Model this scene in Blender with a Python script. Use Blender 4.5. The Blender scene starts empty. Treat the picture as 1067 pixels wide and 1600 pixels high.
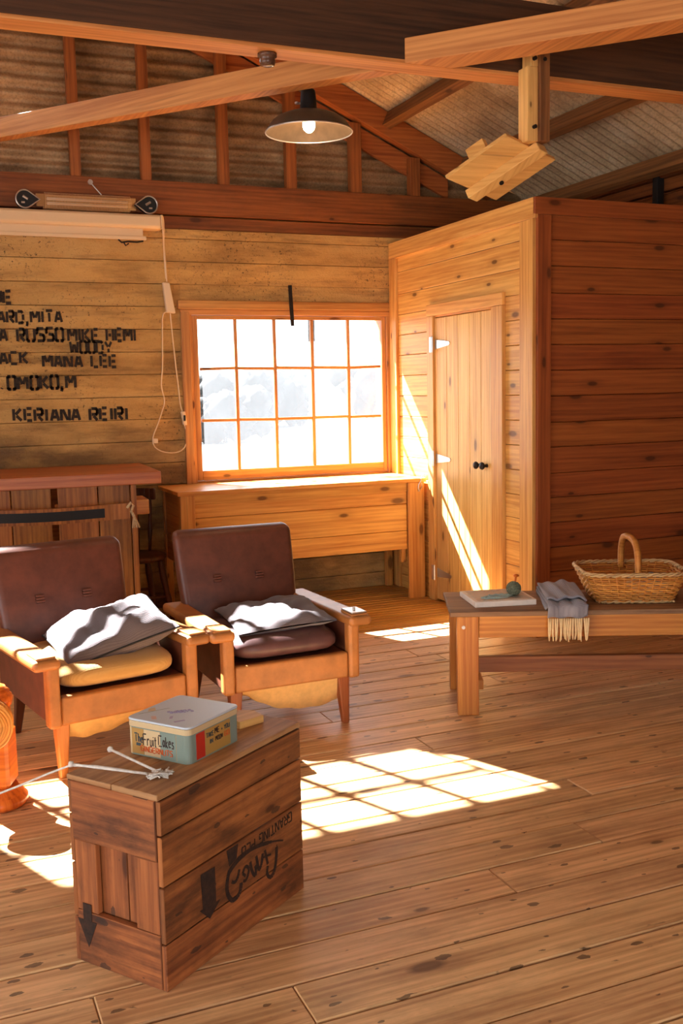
import bpy, bmesh, math, random
from mathutils import Vector, Matrix
random.seed(7)
S = bpy.context.scene
COL = S.collection

# ------------------------------------------------------------------ camera
CAM = Vector((0, 0, 1.45))
YAW, PIT, ROLL = 0.394516223, 0.120075854, -0.0214533759
FPX = 1587.65
fw = Vector((math.sin(YAW)*math.cos(PIT), math.cos(YAW)*math.cos(PIT), -math.sin(PIT)))
ri = Vector((math.cos(YAW), -math.sin(YAW), 0)); up = ri.cross(fw)
r2 = ri*math.cos(ROLL)+up*math.sin(ROLL); u2 = -ri*math.sin(ROLL)+up*math.cos(ROLL)
cd = bpy.data.cameras.new('camera'); cam = bpy.data.objects.new('camera', cd); COL.objects.link(cam)
cd.sensor_fit = 'VERTICAL'; cd.sensor_height = 36; cd.lens = 36*FPX/1600
cd.clip_start = 0.05; cd.clip_end = 2000
M = Matrix((r2, u2, -fw)).transposed().to_4x4(); M.translation = CAM
cam.matrix_world = M
S.camera = cam

# ------------------------------------------------------------------ light
SUN_DIR = Vector((0.42, -1.0, -1.09))
sd = bpy.data.lights.new('sun', 'SUN'); sd.energy = 70.0; sd.angle = math.radians(0.53); sd.color = (0.97, 0.98, 1.0)
so = bpy.data.objects.new('sun', sd); COL.objects.link(so)
so.rotation_euler = SUN_DIR.to_track_quat('-Z', 'Y').to_euler()
so.location = (-4, 14, 16)
W = bpy.data.worlds.new('sky'); S.world = W; W.use_nodes = True
bg = W.node_tree.nodes['Background']; bg.inputs[0].default_value = (0.94, 0.97, 1.0, 1); bg.inputs[1].default_value = 3.6
vs = S.view_settings
S.display_settings.display_device = 'sRGB'
vs.view_transform = 'Standard'; vs.look = 'None'; vs.gamma = 1.0; vs.exposure = 0.78
try: vs.use_curve_mapping = False
except Exception: pass
S.cycles.max_bounces = 10; S.cycles.diffuse_bounces = 6; S.cycles.transparent_max_bounces = 12
S.cycles.sample_clamp_indirect = 6.0

# ------------------------------------------------------------------ helpers
def lin(c):
    return tuple((x/12.92 if x <= .04045 else ((x+.055)/1.055)**2.4) for x in (v/255 for v in c))+(1,)

class MB:
    def __init__(s): s.v = []; s.f = []; s.uv = []; s.mi = []
    def face(s, idx, uv, mi=0): s.f.append(idx); s.uv.append(uv); s.mi.append(mi)
    def oct(s, c, ax, ay, az, mi=0, pts=None):
        """box with centre c and half-axis vectors; UV u runs along the longest axis in metres"""
        c = Vector(c); A = [Vector(ax), Vector(ay), Vector(az)]
        L = [a.length for a in A]
        order = sorted(range(3), key=lambda i: -L[i]); lo = order[0]
        ru, rv = random.uniform(0, 40), random.uniform(0, 40)
        b = len(s.v); co = []
        for i in (-1, 1):
            for j in (-1, 1):
                for k in (-1, 1):
                    s.v.append(c+A[0]*i+A[1]*j+A[2]*k); co.append((i*L[0], j*L[1], k*L[2]))
        Q = [((0, 1, 3, 2), 0), ((4, 6, 7, 5), 0), ((0, 4, 5, 1), 1), ((2, 3, 7, 6), 1), ((0, 2, 6, 4), 2), ((1, 5, 7, 3), 2)]
        for q, n in Q:
            if n == lo: o = order[1:]; uv = [(ru+co[i][o[0]]*.3, rv+co[i][o[1]]) for i in q]
            else:
                o = 3-n-lo; uv = [(ru+co[i][lo], rv+co[i][o]+(.37 if n == order[1] else 0)) for i in q]
            s.face([b+i for i in q], uv, mi)
        return s
    def box(s, x0, x1, y0, y1, z0, z1, mi=0, rot=None):
        c = Vector(((x0+x1)/2, (y0+y1)/2, (z0+z1)/2))
        a = [Vector(((x1-x0)/2, 0, 0)), Vector((0, (y1-y0)/2, 0)), Vector((0, 0, (z1-z0)/2))]
        if rot is not None: a = [rot@k for k in a]
        return s.oct(c, *a, mi)
    def bar(s, p0, p1, w, h, upv=(0, 0, 1), mi=0):
        p0 = Vector(p0); p1 = Vector(p1); d = (p1-p0); l = d.length; d.normalize()
        sd_ = d.cross(Vector(upv)).normalized(); u_ = sd_.cross(d).normalized()
        return s.oct((p0+p1)/2, d*l/2, sd_*w/2, u_*h/2, mi)
    def hexa(s, P, mi=0):
        """8 points: bottom ring 4 then top ring 4"""
        P = [Vector(p) for p in P]; b = len(s.v); s.v += P; ru, rv = random.uniform(0, 40), random.uniform(0, 40)
        ex = max(p.x for p in P)-min(p.x for p in P); ey = max(p.y for p in P)-min(p.y for p in P); ez = max(p.z for p in P)-min(p.z for p in P)
        lo = max(range(3), key=lambda i: (ex, ey, ez)[i])
        for q in ((3, 2, 1, 0), (4, 5, 6, 7), (0, 1, 5, 4), (1, 2, 6, 5), (2, 3, 7, 6), (3, 0, 4, 7)):
            n = (P[q[1]]-P[q[0]]).cross(P[q[3]]-P[q[0]]); nn = max(range(3), key=lambda i: abs(n[i]))
            o = [i for i in range(3) if i != nn]
            if lo in o: o = [lo]+[i for i in o if i != lo]
            s.face([b+i for i in q], [(ru+P[i][o[0]], rv+P[i][o[1]]) for i in q], mi)
        return s
    def prism(s, poly, ext, mi=0):
        poly = [Vector(p) for p in poly]; ext = Vector(ext); n = len(poly); b = len(s.v)
        s.v += poly+[p+ext for p in poly]
        ru, rv = random.uniform(0, 40), random.uniform(0, 40)
        e0 = (poly[1]-poly[0]).normalized(); nn = (poly[1]-poly[0]).cross(poly[2]-poly[1])
        if nn.length < 1e-12: nn = ext.copy()
        e1 = nn.normalized().cross(e0)
        U = lambda p: (ru+(p-poly[0]).dot(e0), rv+(p-poly[0]).dot(e1))
        s.face(list(range(b+n-1, b-1, -1)), [U(s.v[i]) for i in range(b+n-1, b-1, -1)], mi)
        s.face(list(range(b+n, b+2*n)), [U(s.v[i]) for i in range(b+n, b+2*n)], mi)
        t = 0
        for i in range(n):
            j = (i+1) % n; l = (poly[j]-poly[i]).length
            s.face([b+i, b+j, b+n+j, b+n+i], [(ru+t, rv), (ru+t+l, rv), (ru+t+l, rv+ext.length), (ru+t, rv+ext.length)], mi); t += l
        return s
    def tube(s, path, r, n=8, closed=False, mi=0, cap=True, flat=1.0):
        P = [Vector(p) for p in path]; m = len(P); R = r if isinstance(r, (list, tuple)) else [r]*m
        b = len(s.v); ru, rv = random.uniform(0, 40), random.uniform(0, 40)
        t0 = (P[1]-P[0]).normalized()
        ref = Vector((0, 0, 1)) if abs(t0.z) < .9 else Vector((1, 0, 0))
        nrm = t0.cross(ref).normalized(); acc = 0; accs = []
        for i in range(m):
            if closed: t = (P[(i+1) % m]-P[i-1]).normalized()
            else: t = (P[min(i+1, m-1)]-P[max(i-1, 0)]).normalized()
            nrm = (nrm-t*nrm.dot(t)).normalized(); bi = t.cross(nrm)
            if i: acc += (P[i]-P[i-1]).length
            accs.append(acc)
            for k in range(n):
                a = 2*math.pi*k/n; s.v.append(P[i]+(nrm*math.cos(a)+bi*math.sin(a)*flat)*R[i])
        rings = m if closed else m-1
        for i in range(rings):
            j = (i+1) % m
            for k in range(n):
                l = (k+1) % n; c = 2*math.pi*R[i]/n
                aj = accs[j] if j else acc+.02
                s.face([b+i*n+k, b+i*n+l, b+j*n+l, b+j*n+k], [(ru+accs[i], rv+k*c), (ru+accs[i], rv+(k+1)*c), (ru+aj, rv+(k+1)*c), (ru+aj, rv+k*c)], mi)
        if cap and not closed:
            s.face([b+k for k in range(n-1, -1, -1)], [(ru, rv)]*n, mi)
            s.face([b+(m-1)*n+k for k in range(n)], [(ru, rv)]*n, mi)
        return s
    def lathe(s, prof, c=(0, 0, 0), n=32, rot=None, mi=0, cap=True):
        c = Vector(c); b = len(s.v); m = len(prof); ru, rv = random.uniform(0, 40), random.uniform(0, 40)
        for (r, z) in prof:
            for k in range(n):
                a = 2*math.pi*k/n; p = Vector((r*math.cos(a), r*math.sin(a), z))
                if rot is not None: p = rot@p
                s.v.append(c+p)
        for i in range(m-1):
            for k in range(n):
                l = (k+1) % n
                z0, z1 = prof[i][1], prof[i+1][1]; w = 2*math.pi*max(prof[i][0], .001)/n
                s.face([b+i*n+k, b+i*n+l, b+(i+1)*n+l, b+(i+1)*n+k], [(ru+z0, rv+k*w), (ru+z0, rv+(k+1)*w), (ru+z1, rv+(k+1)*w), (ru+z1, rv+k*w)], mi)
        if cap:
            for i, rg in ((0, range(n-1, -1, -1)), (m-1, range(n))):
                if prof[i][0] > 1e-4: s.face([b+i*n+k for k in rg], [(ru+s.v[b+i*n+k].x, rv+s.v[b+i*n+k].y) for k in rg], mi)
        return s
    def grid(s, fn, nu, nv, cu=False, mi=0, us=1.0, vs_=1.0):
        b = len(s.v); ru, rv = random.uniform(0, 40), random.uniform(0, 40)
        for i in range(nu+1):
            for j in range(nv+1): s.v.append(Vector(fn(i/nu, j/nv)))
        for i in range(nu):
            for j in range(nv):
                q = [(i, j), (i+1, j), (i+1, j+1), (i, j+1)]
                s.face([b+a*(nv+1)+c for a, c in q], [(ru+a/nu*us, rv+c/nv*vs_) for a, c in q], mi)
        return s
    def build(s, name, mats, parent=None, bevel=0, seg=2, smooth=False, weld=0, fix=True, angle=40):
        me = bpy.data.meshes.new(name); me.from_pydata([tuple(v) for v in s.v], [], s.f)
        uvl = me.uv_layers.new(name='UVMap'); k = 0
        flat = [c for f in s.uv for p in f for c in p]
        uvl.data.foreach_set('uv', flat)
        if not isinstance(mats, (list, tuple)): mats = [mats]
        for m in mats: me.materials.append(m)
        me.polygons.foreach_set('material_index', s.mi)
        if weld or fix:
            bm = bmesh.new(); bm.from_mesh(me)
            if weld: bmesh.ops.remove_doubles(bm, verts=bm.verts, dist=weld)
            bmesh.ops.recalc_face_normals(bm, faces=bm.faces); bm.to_mesh(me); bm.free()
        if smooth: me.polygons.foreach_set('use_smooth', [True]*len(me.polygons))
        o = bpy.data.objects.new(name, me); COL.objects.link(o)
        if parent: o.parent = parent
        if bevel:
            md = o.modifiers.new('bevel', 'BEVEL'); md.width = bevel; md.segments = seg; md.limit_method = 'ANGLE'; md.angle_limit = math.radians(angle)
        me.update(); return o

def tag(o, label, cat=None, group=None, kind=None):
    if label: o['label'] = label
    if cat: o['category'] = cat
    if group: o['group'] = group
    if kind: o['kind'] = kind
    return o
def thing(name, label, cat, loc=(0, 0, 0), rotz=0, group=None):
    o = bpy.data.objects.new(name, None); o.empty_display_size = .05; COL.objects.link(o)
    o.location = loc; o.rotation_euler = (0, 0, rotz); return tag(o, label, cat, group)
def struct(mb, name, mats, **k):
    o = mb.build(name, mats, **k); o['kind'] = 'structure'; return o
def subsurf(o, n=1):
    m = o.modifiers.new('sub', 'SUBSURF'); m.levels = n; m.render_levels = n; return o
def smooth_all(o):
    o.data.polygons.foreach_set('use_smooth', [True]*len(o.data.polygons)); return o

# ------------------------------------------------------------------ materials
def newmat(name):
    m = bpy.data.materials.new(name); m.use_nodes = True; nt = m.node_tree
    return m, nt, nt.nodes['Principled BSDF']
def N(nt, t, **k):
    n = nt.nodes.new(t)
    for a, v in k.items(): setattr(n, a, v)
    return n
def mapping(nt, src, sc, loc=(0, 0, 0)):
    mp = N(nt, 'ShaderNodeMapping'); nt.links.new(src, mp.inputs[0]); mp.inputs['Scale'].default_value = sc; mp.inputs['Location'].default_value = loc
    return mp.outputs[0]
def noise(nt, vec, scale, detail=4, rough=.55, dist=0):
    n = N(nt, 'ShaderNodeTexNoise'); nt.links.new(vec, n.inputs['Vector']); n.inputs['Scale'].default_value = scale
    n.inputs['Detail'].default_value = detail; n.inputs['Roughness'].default_value = rough; n.inputs['Distortion'].default_value = dist
    return n.outputs[0]
def ramp(nt, fac, stops):
    r = N(nt, 'ShaderNodeValToRGB'); nt.links.new(fac, r.inputs[0]); el = r.color_ramp.elements
    while len(el) < len(stops): el.new(.5)
    for e, (p, c) in zip(el, stops): e.position = p; e.color = c if len(c) == 4 else (*c, 1)
    return r.outputs[0]
def mixc(nt, fac, a, b, mode='MIX'):
    m = N(nt, 'ShaderNodeMix', data_type='RGBA', blend_type=mode)
    for s_, v in ((0, fac), (6, a), (7, b)):
        if isinstance(v, (int, float)): m.inputs[s_].default_value = v
        elif isinstance(v, tuple): m.inputs[s_].default_value = v
        else: nt.links.new(v, m.inputs[s_])
    return m.outputs[2]
def math_(nt, op, a, b=0.0, c=None):
    m = N(nt, 'ShaderNodeMath', operation=op)
    for i, v in enumerate((a, b) if c is None else (a, b, c)):
        if isinstance(v, (int, float)): m.inputs[i].default_value = v
        else: nt.links.new(v, m.inputs[i])
    return m.outputs[0]
def bump(nt, bs, h, st=.3, d=.01):
    b = N(nt, 'ShaderNodeBump'); b.inputs['Strength'].default_value = st; b.inputs['Distance'].default_value = d
    nt.links.new(h, b.inputs['Height']); nt.links.new(b.outputs[0], bs.inputs['Normal'])

def wood(name, dark, light, knot=.5, knotc=(70, 35, 15), var=.25, rough=.5, dirt=0.0, dirtc=(40, 28, 18), spots=0.0, gs=1.0, bst=.15, hue=.004, kscale=1.0, crack=.35):
    dark, light = [(c[0], min(255, c[1]*1.02), c[2]*.94) for c in (dark, light)]
    m, nt, bs = newmat(name); L = nt.links
    uv = N(nt, 'ShaderNodeTexCoord').outputs['UV']
    w = noise(nt, mapping(nt, uv, (1.2, 3, 1)), 1.0, 2)
    g1 = noise(nt, mapping(nt, uv, (.9*gs, 16*gs, 1)), 1.0, 5, .6, .6)
    g2 = noise(nt, mapping(nt, uv, (3*gs, 90*gs, 1)), 1.0, 5, .7)
    wv = N(nt, 'ShaderNodeTexWave', bands_direction='Y'); L.new(mapping(nt, uv, (.35, 5, 1)), wv.inputs[0])
    wv.inputs['Scale'].default_value = 2.2*gs; wv.inputs['Distortion'].default_value = 7; wv.inputs['Detail'].default_value = 3; wv.inputs['Detail Scale'].default_value = .8
    f = math_(nt, 'ADD', math_(nt, 'MULTIPLY', g1, .60), math_(nt, 'ADD', math_(nt, 'MULTIPLY', g2, .42), math_(nt, 'MULTIPLY', wv.outputs[1], .08)))
    col = ramp(nt, f, [(.40, lin(dark)), (.66, lin(light))])
    cr_ = noise(nt, mapping(nt, uv, (.7, 34*gs, 1), (3, 7, 0)), 1.0, 3, .5)
    col = mixc(nt, ramp(nt, cr_, [(.655, (0, 0, 0)), (.72, (crack, crack, crack))]), col, lin(tuple(x*.55 for x in dark)))
    # tone of each board
    geo = N(nt, 'ShaderNodeNewGeometry').outputs['Random Per Island']
    hs = N(nt, 'ShaderNodeHueSaturation'); L.new(col, hs.inputs['Color'])
    L.new(math_(nt, 'MULTIPLY_ADD', geo, var, 1-var*.5), hs.inputs['Value'])
    L.new(math_(nt, 'MULTIPLY_ADD', math_(nt, 'FRACT', math_(nt, 'MULTIPLY', geo, 7.3)), hue*2, .5-hue), hs.inputs['Hue'])
    col = hs.outputs[0]
    if knot > 0:
        vo = N(nt, 'ShaderNodeTexVoronoi', voronoi_dimensions='2D'); L.new(mapping(nt, uv, (2.2*kscale, 5.5*kscale, 1)), vo.inputs['Vector']); vo.inputs['Scale'].default_value = 1
        sep = N(nt, 'ShaderNodeSeparateColor'); L.new(vo.outputs['Color'], sep.inputs[0])
        gate = math_(nt, 'LESS_THAN', sep.outputs[0], knot)
        size = math_(nt, 'MULTIPLY_ADD', sep.outputs[1], .10, .035)
        d = math_(nt, 'ADD', vo.outputs['Distance'], math_(nt, 'MULTIPLY_ADD', g1, .08, -.04))
        k = math_(nt, 'SUBTRACT', 1.0, math_(nt, 'DIVIDE', d, size)); k = math_(nt, 'MULTIPLY', k, 2.2)
        cl = N(nt, 'ShaderNodeClamp'); L.new(math_(nt, 'MULTIPLY', k, gate), cl.inputs[0])
        col = mixc(nt, math_(nt, 'MULTIPLY', cl.outputs[0], .85), col, lin(knotc))
        # darker halo round the knot
        h = math_(nt, 'SUBTRACT', 1.0, math_(nt, 'DIVIDE', d, math_(nt, 'MULTIPLY', size, 2.6)))
        c2 = N(nt, 'ShaderNodeClamp'); L.new(math_(nt, 'MULTIPLY', h, gate), c2.inputs[0])
        col = mixc(nt, math_(nt, 'MULTIPLY', c2.outputs[0], .45), col, lin(tuple(x*.75 for x in dark)))
    if dirt > 0:
        dn = noise(nt, mapping(nt, uv, (1.5, 4, 1)), 1.3, 6, .7)
        df = ramp(nt, dn, [(.47, (0, 0, 0)), (.66, (dirt, dirt, dirt))])
        col = mixc(nt, df, col, lin(dirtc))
    if spots > 0:
        sv = noise(nt, mapping(nt, uv, (7, 14, 1)), 1.8, 4, .55, .6)
        sf = ramp(nt, sv, [(.685, (0, 0, 0)), (.76, (spots, spots, spots))])
        col = mixc(nt, sf, col, lin((45, 30, 22)))
    if spots > 0:
        vn = N(nt, 'ShaderNodeTexVoronoi', voronoi_dimensions='2D'); L.new(mapping(nt, uv, (7, 17, 1), (2.3, 1.1, 0)), vn.inputs['Vector']); vn.inputs['Scale'].default_value = 1
        sp2 = N(nt, 'ShaderNodeSeparateColor'); L.new(vn.outputs['Color'], sp2.inputs[0])
        rr = math_(nt, 'MULTIPLY_ADD', math_(nt, 'POWER', sp2.outputs[1], 2.5), .15, .028); dd = math_(nt, 'ADD', vn.outputs['Distance'], math_(nt, 'MULTIPLY_ADD', noise(nt, mapping(nt, uv, (26, 60, 1)), 1.0, 3, .6), .30, -.15))
        nf = math_(nt, 'MULTIPLY', math_(nt, 'LESS_THAN', sp2.outputs[0], .36), math_(nt, 'LESS_THAN', dd, rr))
        col = mixc(nt, math_(nt, 'MULTIPLY', nf, .72), col, lin((52, 36, 28)))
    L.new(col, bs.inputs['Base Color']); bs.inputs['Roughness'].default_value = rough
    bs.inputs['Specular IOR Level'].default_value = .35
    bump(nt, bs, f, bst, .004)
    return m

def plain(name, c, rough=.5, metal=0, var=0, vs_=20, bst=0, spec=.4, c2=None):
    m, nt, bs = newmat(name)
    bs.inputs['Base Color'].default_value = lin(c); bs.inputs['Roughness'].default_value = rough; bs.inputs['Metallic'].default_value = metal
    bs.inputs['Specular IOR Level'].default_value = spec
    tc = N(nt, 'ShaderNodeTexCoord').outputs['Object']
    n = noise(nt, tc, vs_, 5, .6)
    if var or c2:
        a = lin(c2) if c2 else lin(tuple(x*(1-var) for x in c))
        nt.links.new(ramp(nt, n, [(.35, a), (.65, lin(c))]), bs.inputs['Base Color'])
    if bst: bump(nt, bs, n, bst, .004)
    return m

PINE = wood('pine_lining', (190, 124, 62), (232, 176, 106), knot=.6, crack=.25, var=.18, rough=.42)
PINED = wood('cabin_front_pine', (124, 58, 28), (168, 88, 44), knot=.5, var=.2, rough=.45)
DOORW = wood('door_pine', (200, 144, 80), (236, 190, 124), knot=.5, crack=.2, var=.1, rough=.45)
FLOORW = wood('floor_boards', (180, 128, 92), (236, 188, 146), knot=.2, var=.22, rough=.42, dirt=.35, dirtc=(88, 56, 36), spots=.85, hue=.003)
GRATE = wood('slatted_floor', (150, 96, 44), (206, 148, 80), knot=.1, var=.3, rough=.35)
BEAM = wood('dark_beam', (48, 29, 18), (86, 53, 32), knot=.2, var=.1, rough=.7, bst=.3)
BRACE = wood('new_pine_brace', (178, 108, 58), (218, 148, 88), knot=.25, var=.1, rough=.55)
STUD = wood('red_stud', (124, 66, 28), (176, 100, 48), knot=.2, var=.25, rough=.6)
PLATE = wood('wall_plate', (106, 54, 24), (158, 88, 40), knot=.2, var=.25, rough=.6, dirt=.3)
RAFT = wood('rafter_wood', (140, 68, 30), (196, 112, 56), knot=.2, var=.2, rough=.6)
PURL = wood('purlin_wood', (96, 56, 30), (150, 96, 54), knot=.3, var=.2, rough=.65)
FRAMEW = wood('window_wood', (158, 98, 54), (204, 144, 88), knot=.25, var=.2, rough=.4)
CHEST = wood('chest_pine', (186, 112, 52), (222, 156, 84), knot=.6, var=.14, rough=.36)
CRATEW = wood('old_crate_wood', (104, 54, 30), (168, 98, 56), knot=.2, var=.3, rough=.65, dirt=.75, dirtc=(52, 30, 20), spots=.3, bst=.35)
CRTOP = wood('crate_top_wood', (150, 102, 68), (196, 146, 104), knot=.3, var=.2, rough=.6, dirt=.6, dirtc=(84, 52, 34), bst=.35)
BENCHW = wood('bench_wood', (172, 98, 38), (214, 144, 70), knot=.25, var=.15, rough=.4)
BENCHT = wood('bench_top_wood', (112, 78, 56), (166, 124, 94), knot=.15, var=.15, rough=.6, dirt=.4)
BENCHD = wood('stretcher_wood', (120, 66, 36), (168, 102, 60), knot=.2, var=.15, rough=.45)
CTOP = wood('counter_top_wood', (150, 72, 34), (200, 116, 66), knot=.2, var=.1, rough=.4)
CPAN = wood('counter_panel_wood', (122, 66, 26), (182, 110, 50), knot=.2, var=.3, rough=.5, dirt=.3)
REDW = wood('red_turned_wood', (176, 76, 24), (220, 118, 46), knot=0, var=.05, rough=.3)
DARKW = wood('dark_chair_wood', (60, 30, 18), (100, 54, 30), knot=0, var=.15, rough=.45)
LEGW = wood('chair_leg_wood', (150, 86, 42), (196, 126, 70), knot=0, var=.05, rough=.35)
LEGD = wood('dark_leg_wood', (120, 60, 30), (160, 86, 46), knot=0, var=.05, rough=.35)
PLY = wood('pale_pine_board', (206, 148, 84), (236, 184, 116), knot=.2, var=.06, rough=.55)

def concrete():
    m, nt, bs = newmat('board_formed_concrete'); L = nt.links
    tc = N(nt, 'ShaderNodeTexCoord').outputs['Object']
    a = noise(nt, mapping(nt, tc, (1.2, 1, 4)), 1.1, 6, .65)
    b = noise(nt, mapping(nt, tc, (1.1, 3, 9)), 2.0, 6, .68)
    p = noise(nt, tc, 60, 4, .7)
    col = ramp(nt, a, [(.3, lin((150, 108, 56))), (.52, lin((202, 154, 86))), (.75, lin((216, 172, 106)))])
    col = mixc(nt, ramp(nt, b, [(.50, (0, 0, 0)), (.72, (.6, .6, .6))]), col, lin((104, 74, 46)))
    # broad dark damp patch low on the wall
    st = noise(nt, mapping(nt, tc, (.8, 1, 1.6), (3.1, 0, .4)), 1.4, 5, .6)
    sx = N(nt, 'ShaderNodeSeparateXYZ'); L.new(tc, sx.inputs[0])
    low = ramp(nt, math_(nt, 'ADD', math_(nt, 'MULTIPLY', sx.outputs[2], .5), math_(nt, 'MULTIPLY', a, .35)), [(.68, (1, 1, 1)), (.82, (.12, .12, .12))])
    col = mixc(nt, mixc(nt, 1.0, ramp(nt, st, [(.44, (0, 0, 0)), (.58, (.75, .75, .75))]), low, 'MULTIPLY'), col, lin((92, 66, 44)))
    # honeycombed patches with pits
    hm = noise(nt, tc, 1.7, 3, .5)
    pit = ramp(nt, p, [(.32, (1, 1, 1)), (.42, (0, 0, 0))])
    pf = mixc(nt, 1.0, pit, ramp(nt, hm, [(.42, (.12, .12, .12)), (.56, (1, 1, 1))]), 'MULTIPLY')
    col = mixc(nt, pf, col, lin((48, 34, 24)))
    geo = N(nt, 'ShaderNodeNewGeometry').outputs['Random Per Island']
    hs = N(nt, 'ShaderNodeHueSaturation'); L.new(col, hs.inputs['Color']); L.new(math_(nt, 'MULTIPLY_ADD', geo, .2, .9), hs.inputs['Value'])
    L.new(hs.outputs[0], bs.inputs['Base Color']); bs.inputs['Roughness'].default_value = .9
    h = math_(nt, 'ADD', math_(nt, 'MULTIPLY', b, .6), math_(nt, 'MULTIPLY', p, .4)); bump(nt, bs, h, 1.0, .018)
    return m
CONC = concrete()
def iron(name, c1, c2, c3):
    m, nt, bs = newmat(name); L = nt.links
    tc = N(nt, 'ShaderNodeTexCoord').outputs['Object']
    a = noise(nt, tc, 2.2, 6, .65); b = noise(nt, tc, 70, 4, .6)
    col = ramp(nt, a, [(.35, lin(c1)), (.55, lin(c2)), (.72, lin(c3))])
    col = mixc(nt, ramp(nt, b, [(.45, (0, 0, 0)), (.7, (.45, .45, .45))]), col, lin(tuple(x*.6 for x in c1)))
    L.new(col, bs.inputs['Base Color']); bs.inputs['Roughness'].default_value = .55; bs.inputs['Metallic'].default_value = .25
    bump(nt, bs, b, .2, .002); return m
IRON = iron('weathered_corrugated_iron', (118, 88, 58), (172, 136, 96), (200, 168, 126))
IRONR = iron('roof_corrugated_iron', (170, 138, 100), (210, 180, 138), (228, 204, 166))

def glassmat():
    m, nt, bs = newmat('dusty_window_glass'); L = nt.links; nt.nodes.remove(bs)
    out = nt.nodes['Material Output']
    tr = N(nt, 'ShaderNodeBsdfTransparent'); tr.inputs[0].default_value = (.97, .98, .98, 1)
    gl = N(nt, 'ShaderNodeBsdfGlossy')
    gl.inputs['Roughness'].default_value = .03
    tl = N(nt, 'ShaderNodeBsdfTranslucent'); tl.inputs[0].default_value = (.15, .155, .16, 1)
    tc = N(nt, 'ShaderNodeTexCoord').outputs['Object']
    dn = noise(nt, mapping(nt, tc, (3, 1, 1.2)), 2.5, 5, .6)
    d = math_(nt, 'MULTIPLY_ADD', dn, .12, .15)
    m1 = N(nt, 'ShaderNodeMixShader'); L.new(d, m1.inputs[0]); L.new(tr.outputs[0], m1.inputs[1]); L.new(tl.outputs[0], m1.inputs[2])
    m2 = N(nt, 'ShaderNodeMixShader'); m2.inputs[0].default_value = .05; L.new(m1.outputs[0], m2.inputs[1]); L.new(gl.outputs[0], m2.inputs[2])
    L.new(m2.outputs[0], out.inputs[0]); return m
GLASS = glassmat()
def fabric(name, c, c2, sc=160, rough=.9, bst=.4, sheen=.2):
    m, nt, bs = newmat(name); L = nt.links
    uv = N(nt, 'ShaderNodeTexCoord').outputs['UV']
    ob = N(nt, 'ShaderNodeTexCoord').outputs['Object']
    n = noise(nt, ob, 6, 4, .6)
    wx = N(nt, 'ShaderNodeTexWave', bands_direction='X'); L.new(mapping(nt, ob, (sc, sc, sc)), wx.inputs[0]); wx.inputs['Scale'].default_value = .5; wx.inputs['Distortion'].default_value = 1.5
    wy = N(nt, 'ShaderNodeTexWave', bands_direction='Y'); L.new(mapping(nt, ob, (sc, sc, sc)), wy.inputs[0]); wy.inputs['Scale'].default_value = .5; wy.inputs['Distortion'].default_value = 1.5
    f = math_(nt, 'MULTIPLY', math_(nt, 'ADD', wx.outputs[1], wy.outputs[1]), .5)
    col = mixc(nt, math_(nt, 'MULTIPLY_ADD', f, .5, math_(nt, 'MULTIPLY', n, .5)), lin(c), lin(c2))
    L.new(col, bs.inputs['Base Color']); bs.inputs['Roughness'].default_value = rough; bs.inputs['Sheen Weight'].default_value = sheen
    bs.inputs['Specular IOR Level'].default_value = .15
    bump(nt, bs, f, bst, .002); return m
VBROWN = plain('brown_vinyl', (112, 62, 44), .42, var=.18, vs_=14, bst=.12)
VTAN = plain('tan_vinyl', (186, 120, 62), .4, var=.16, vs_=10, bst=.1)
GREYC = fabric('grey_woven_cloth', (78, 68, 70), (126, 114, 114))
GOLDC = fabric('mustard_seat_cloth', (188, 142, 78), (214, 172, 108), sc=120)
PLUM = plain('plum_vinyl', (98, 66, 64), .38, var=.15, vs_=12)
LINING = plain('torn_hessian_lining', (228, 182, 112), .9, var=.08, vs_=30)
METALL = plain('bright_metal', (215, 212, 208), .28, metal=.9)
STEEL = plain('steel', (190, 180, 170), .35, metal=.8)
BLACKM = plain('black_iron', (34, 28, 26), .5, metal=.4)
DARKP = plain('dark_paint', (26, 22, 20), .6)
LAMPG = plain('lamp_grey_enamel', (88, 70, 54), .42, metal=.3, var=.12)
LAMPIN = plain('lamp_inside', (150, 120, 90), .4, metal=.4)
CREAM = plain('cream_painted_metal', (226, 192, 148), .5)
STENCIL = plain('black_stencil_paint', (26, 22, 20), .9, var=.25, vs_=90, c2=(62, 46, 34))
CRPAINT = plain('faded_black_print', (38, 26, 20), .9, c2=(64, 40, 26), vs_=60)
CORDM = plain('ivory_cord', (228, 196, 156), .55)
YARNW = plain('white_yarn', (232, 224, 212), .85, var=.1, vs_=80)
WICK = wood('golden_wicker', (176, 104, 40), (224, 152, 76), knot=0, var=.3, rough=.45)
WICKD = wood('pale_wicker', (168, 120, 78), (214, 176, 134), knot=0, var=.3, rough=.5)
TWOOL = fabric('blue_grey_wool', (112, 108, 116), (160, 154, 158), sc=90)
FRINGE = plain('cream_fringe', (236, 204, 152), .9, var=.08, vs_=60)
ROPE = plain('hemp_rope', (206, 170, 124), .9, var=.2, vs_=90)
def emis(name, c, st):
    m, nt, bs = newmat(name); bs.inputs['Base Color'].default_value = lin(c); bs.inputs['Emission Color'].default_value = lin(c); bs.inputs['Emission Strength'].default_value = st; return m
BULB = emis('glowing_bulb', (255, 226, 190), 16)

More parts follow.
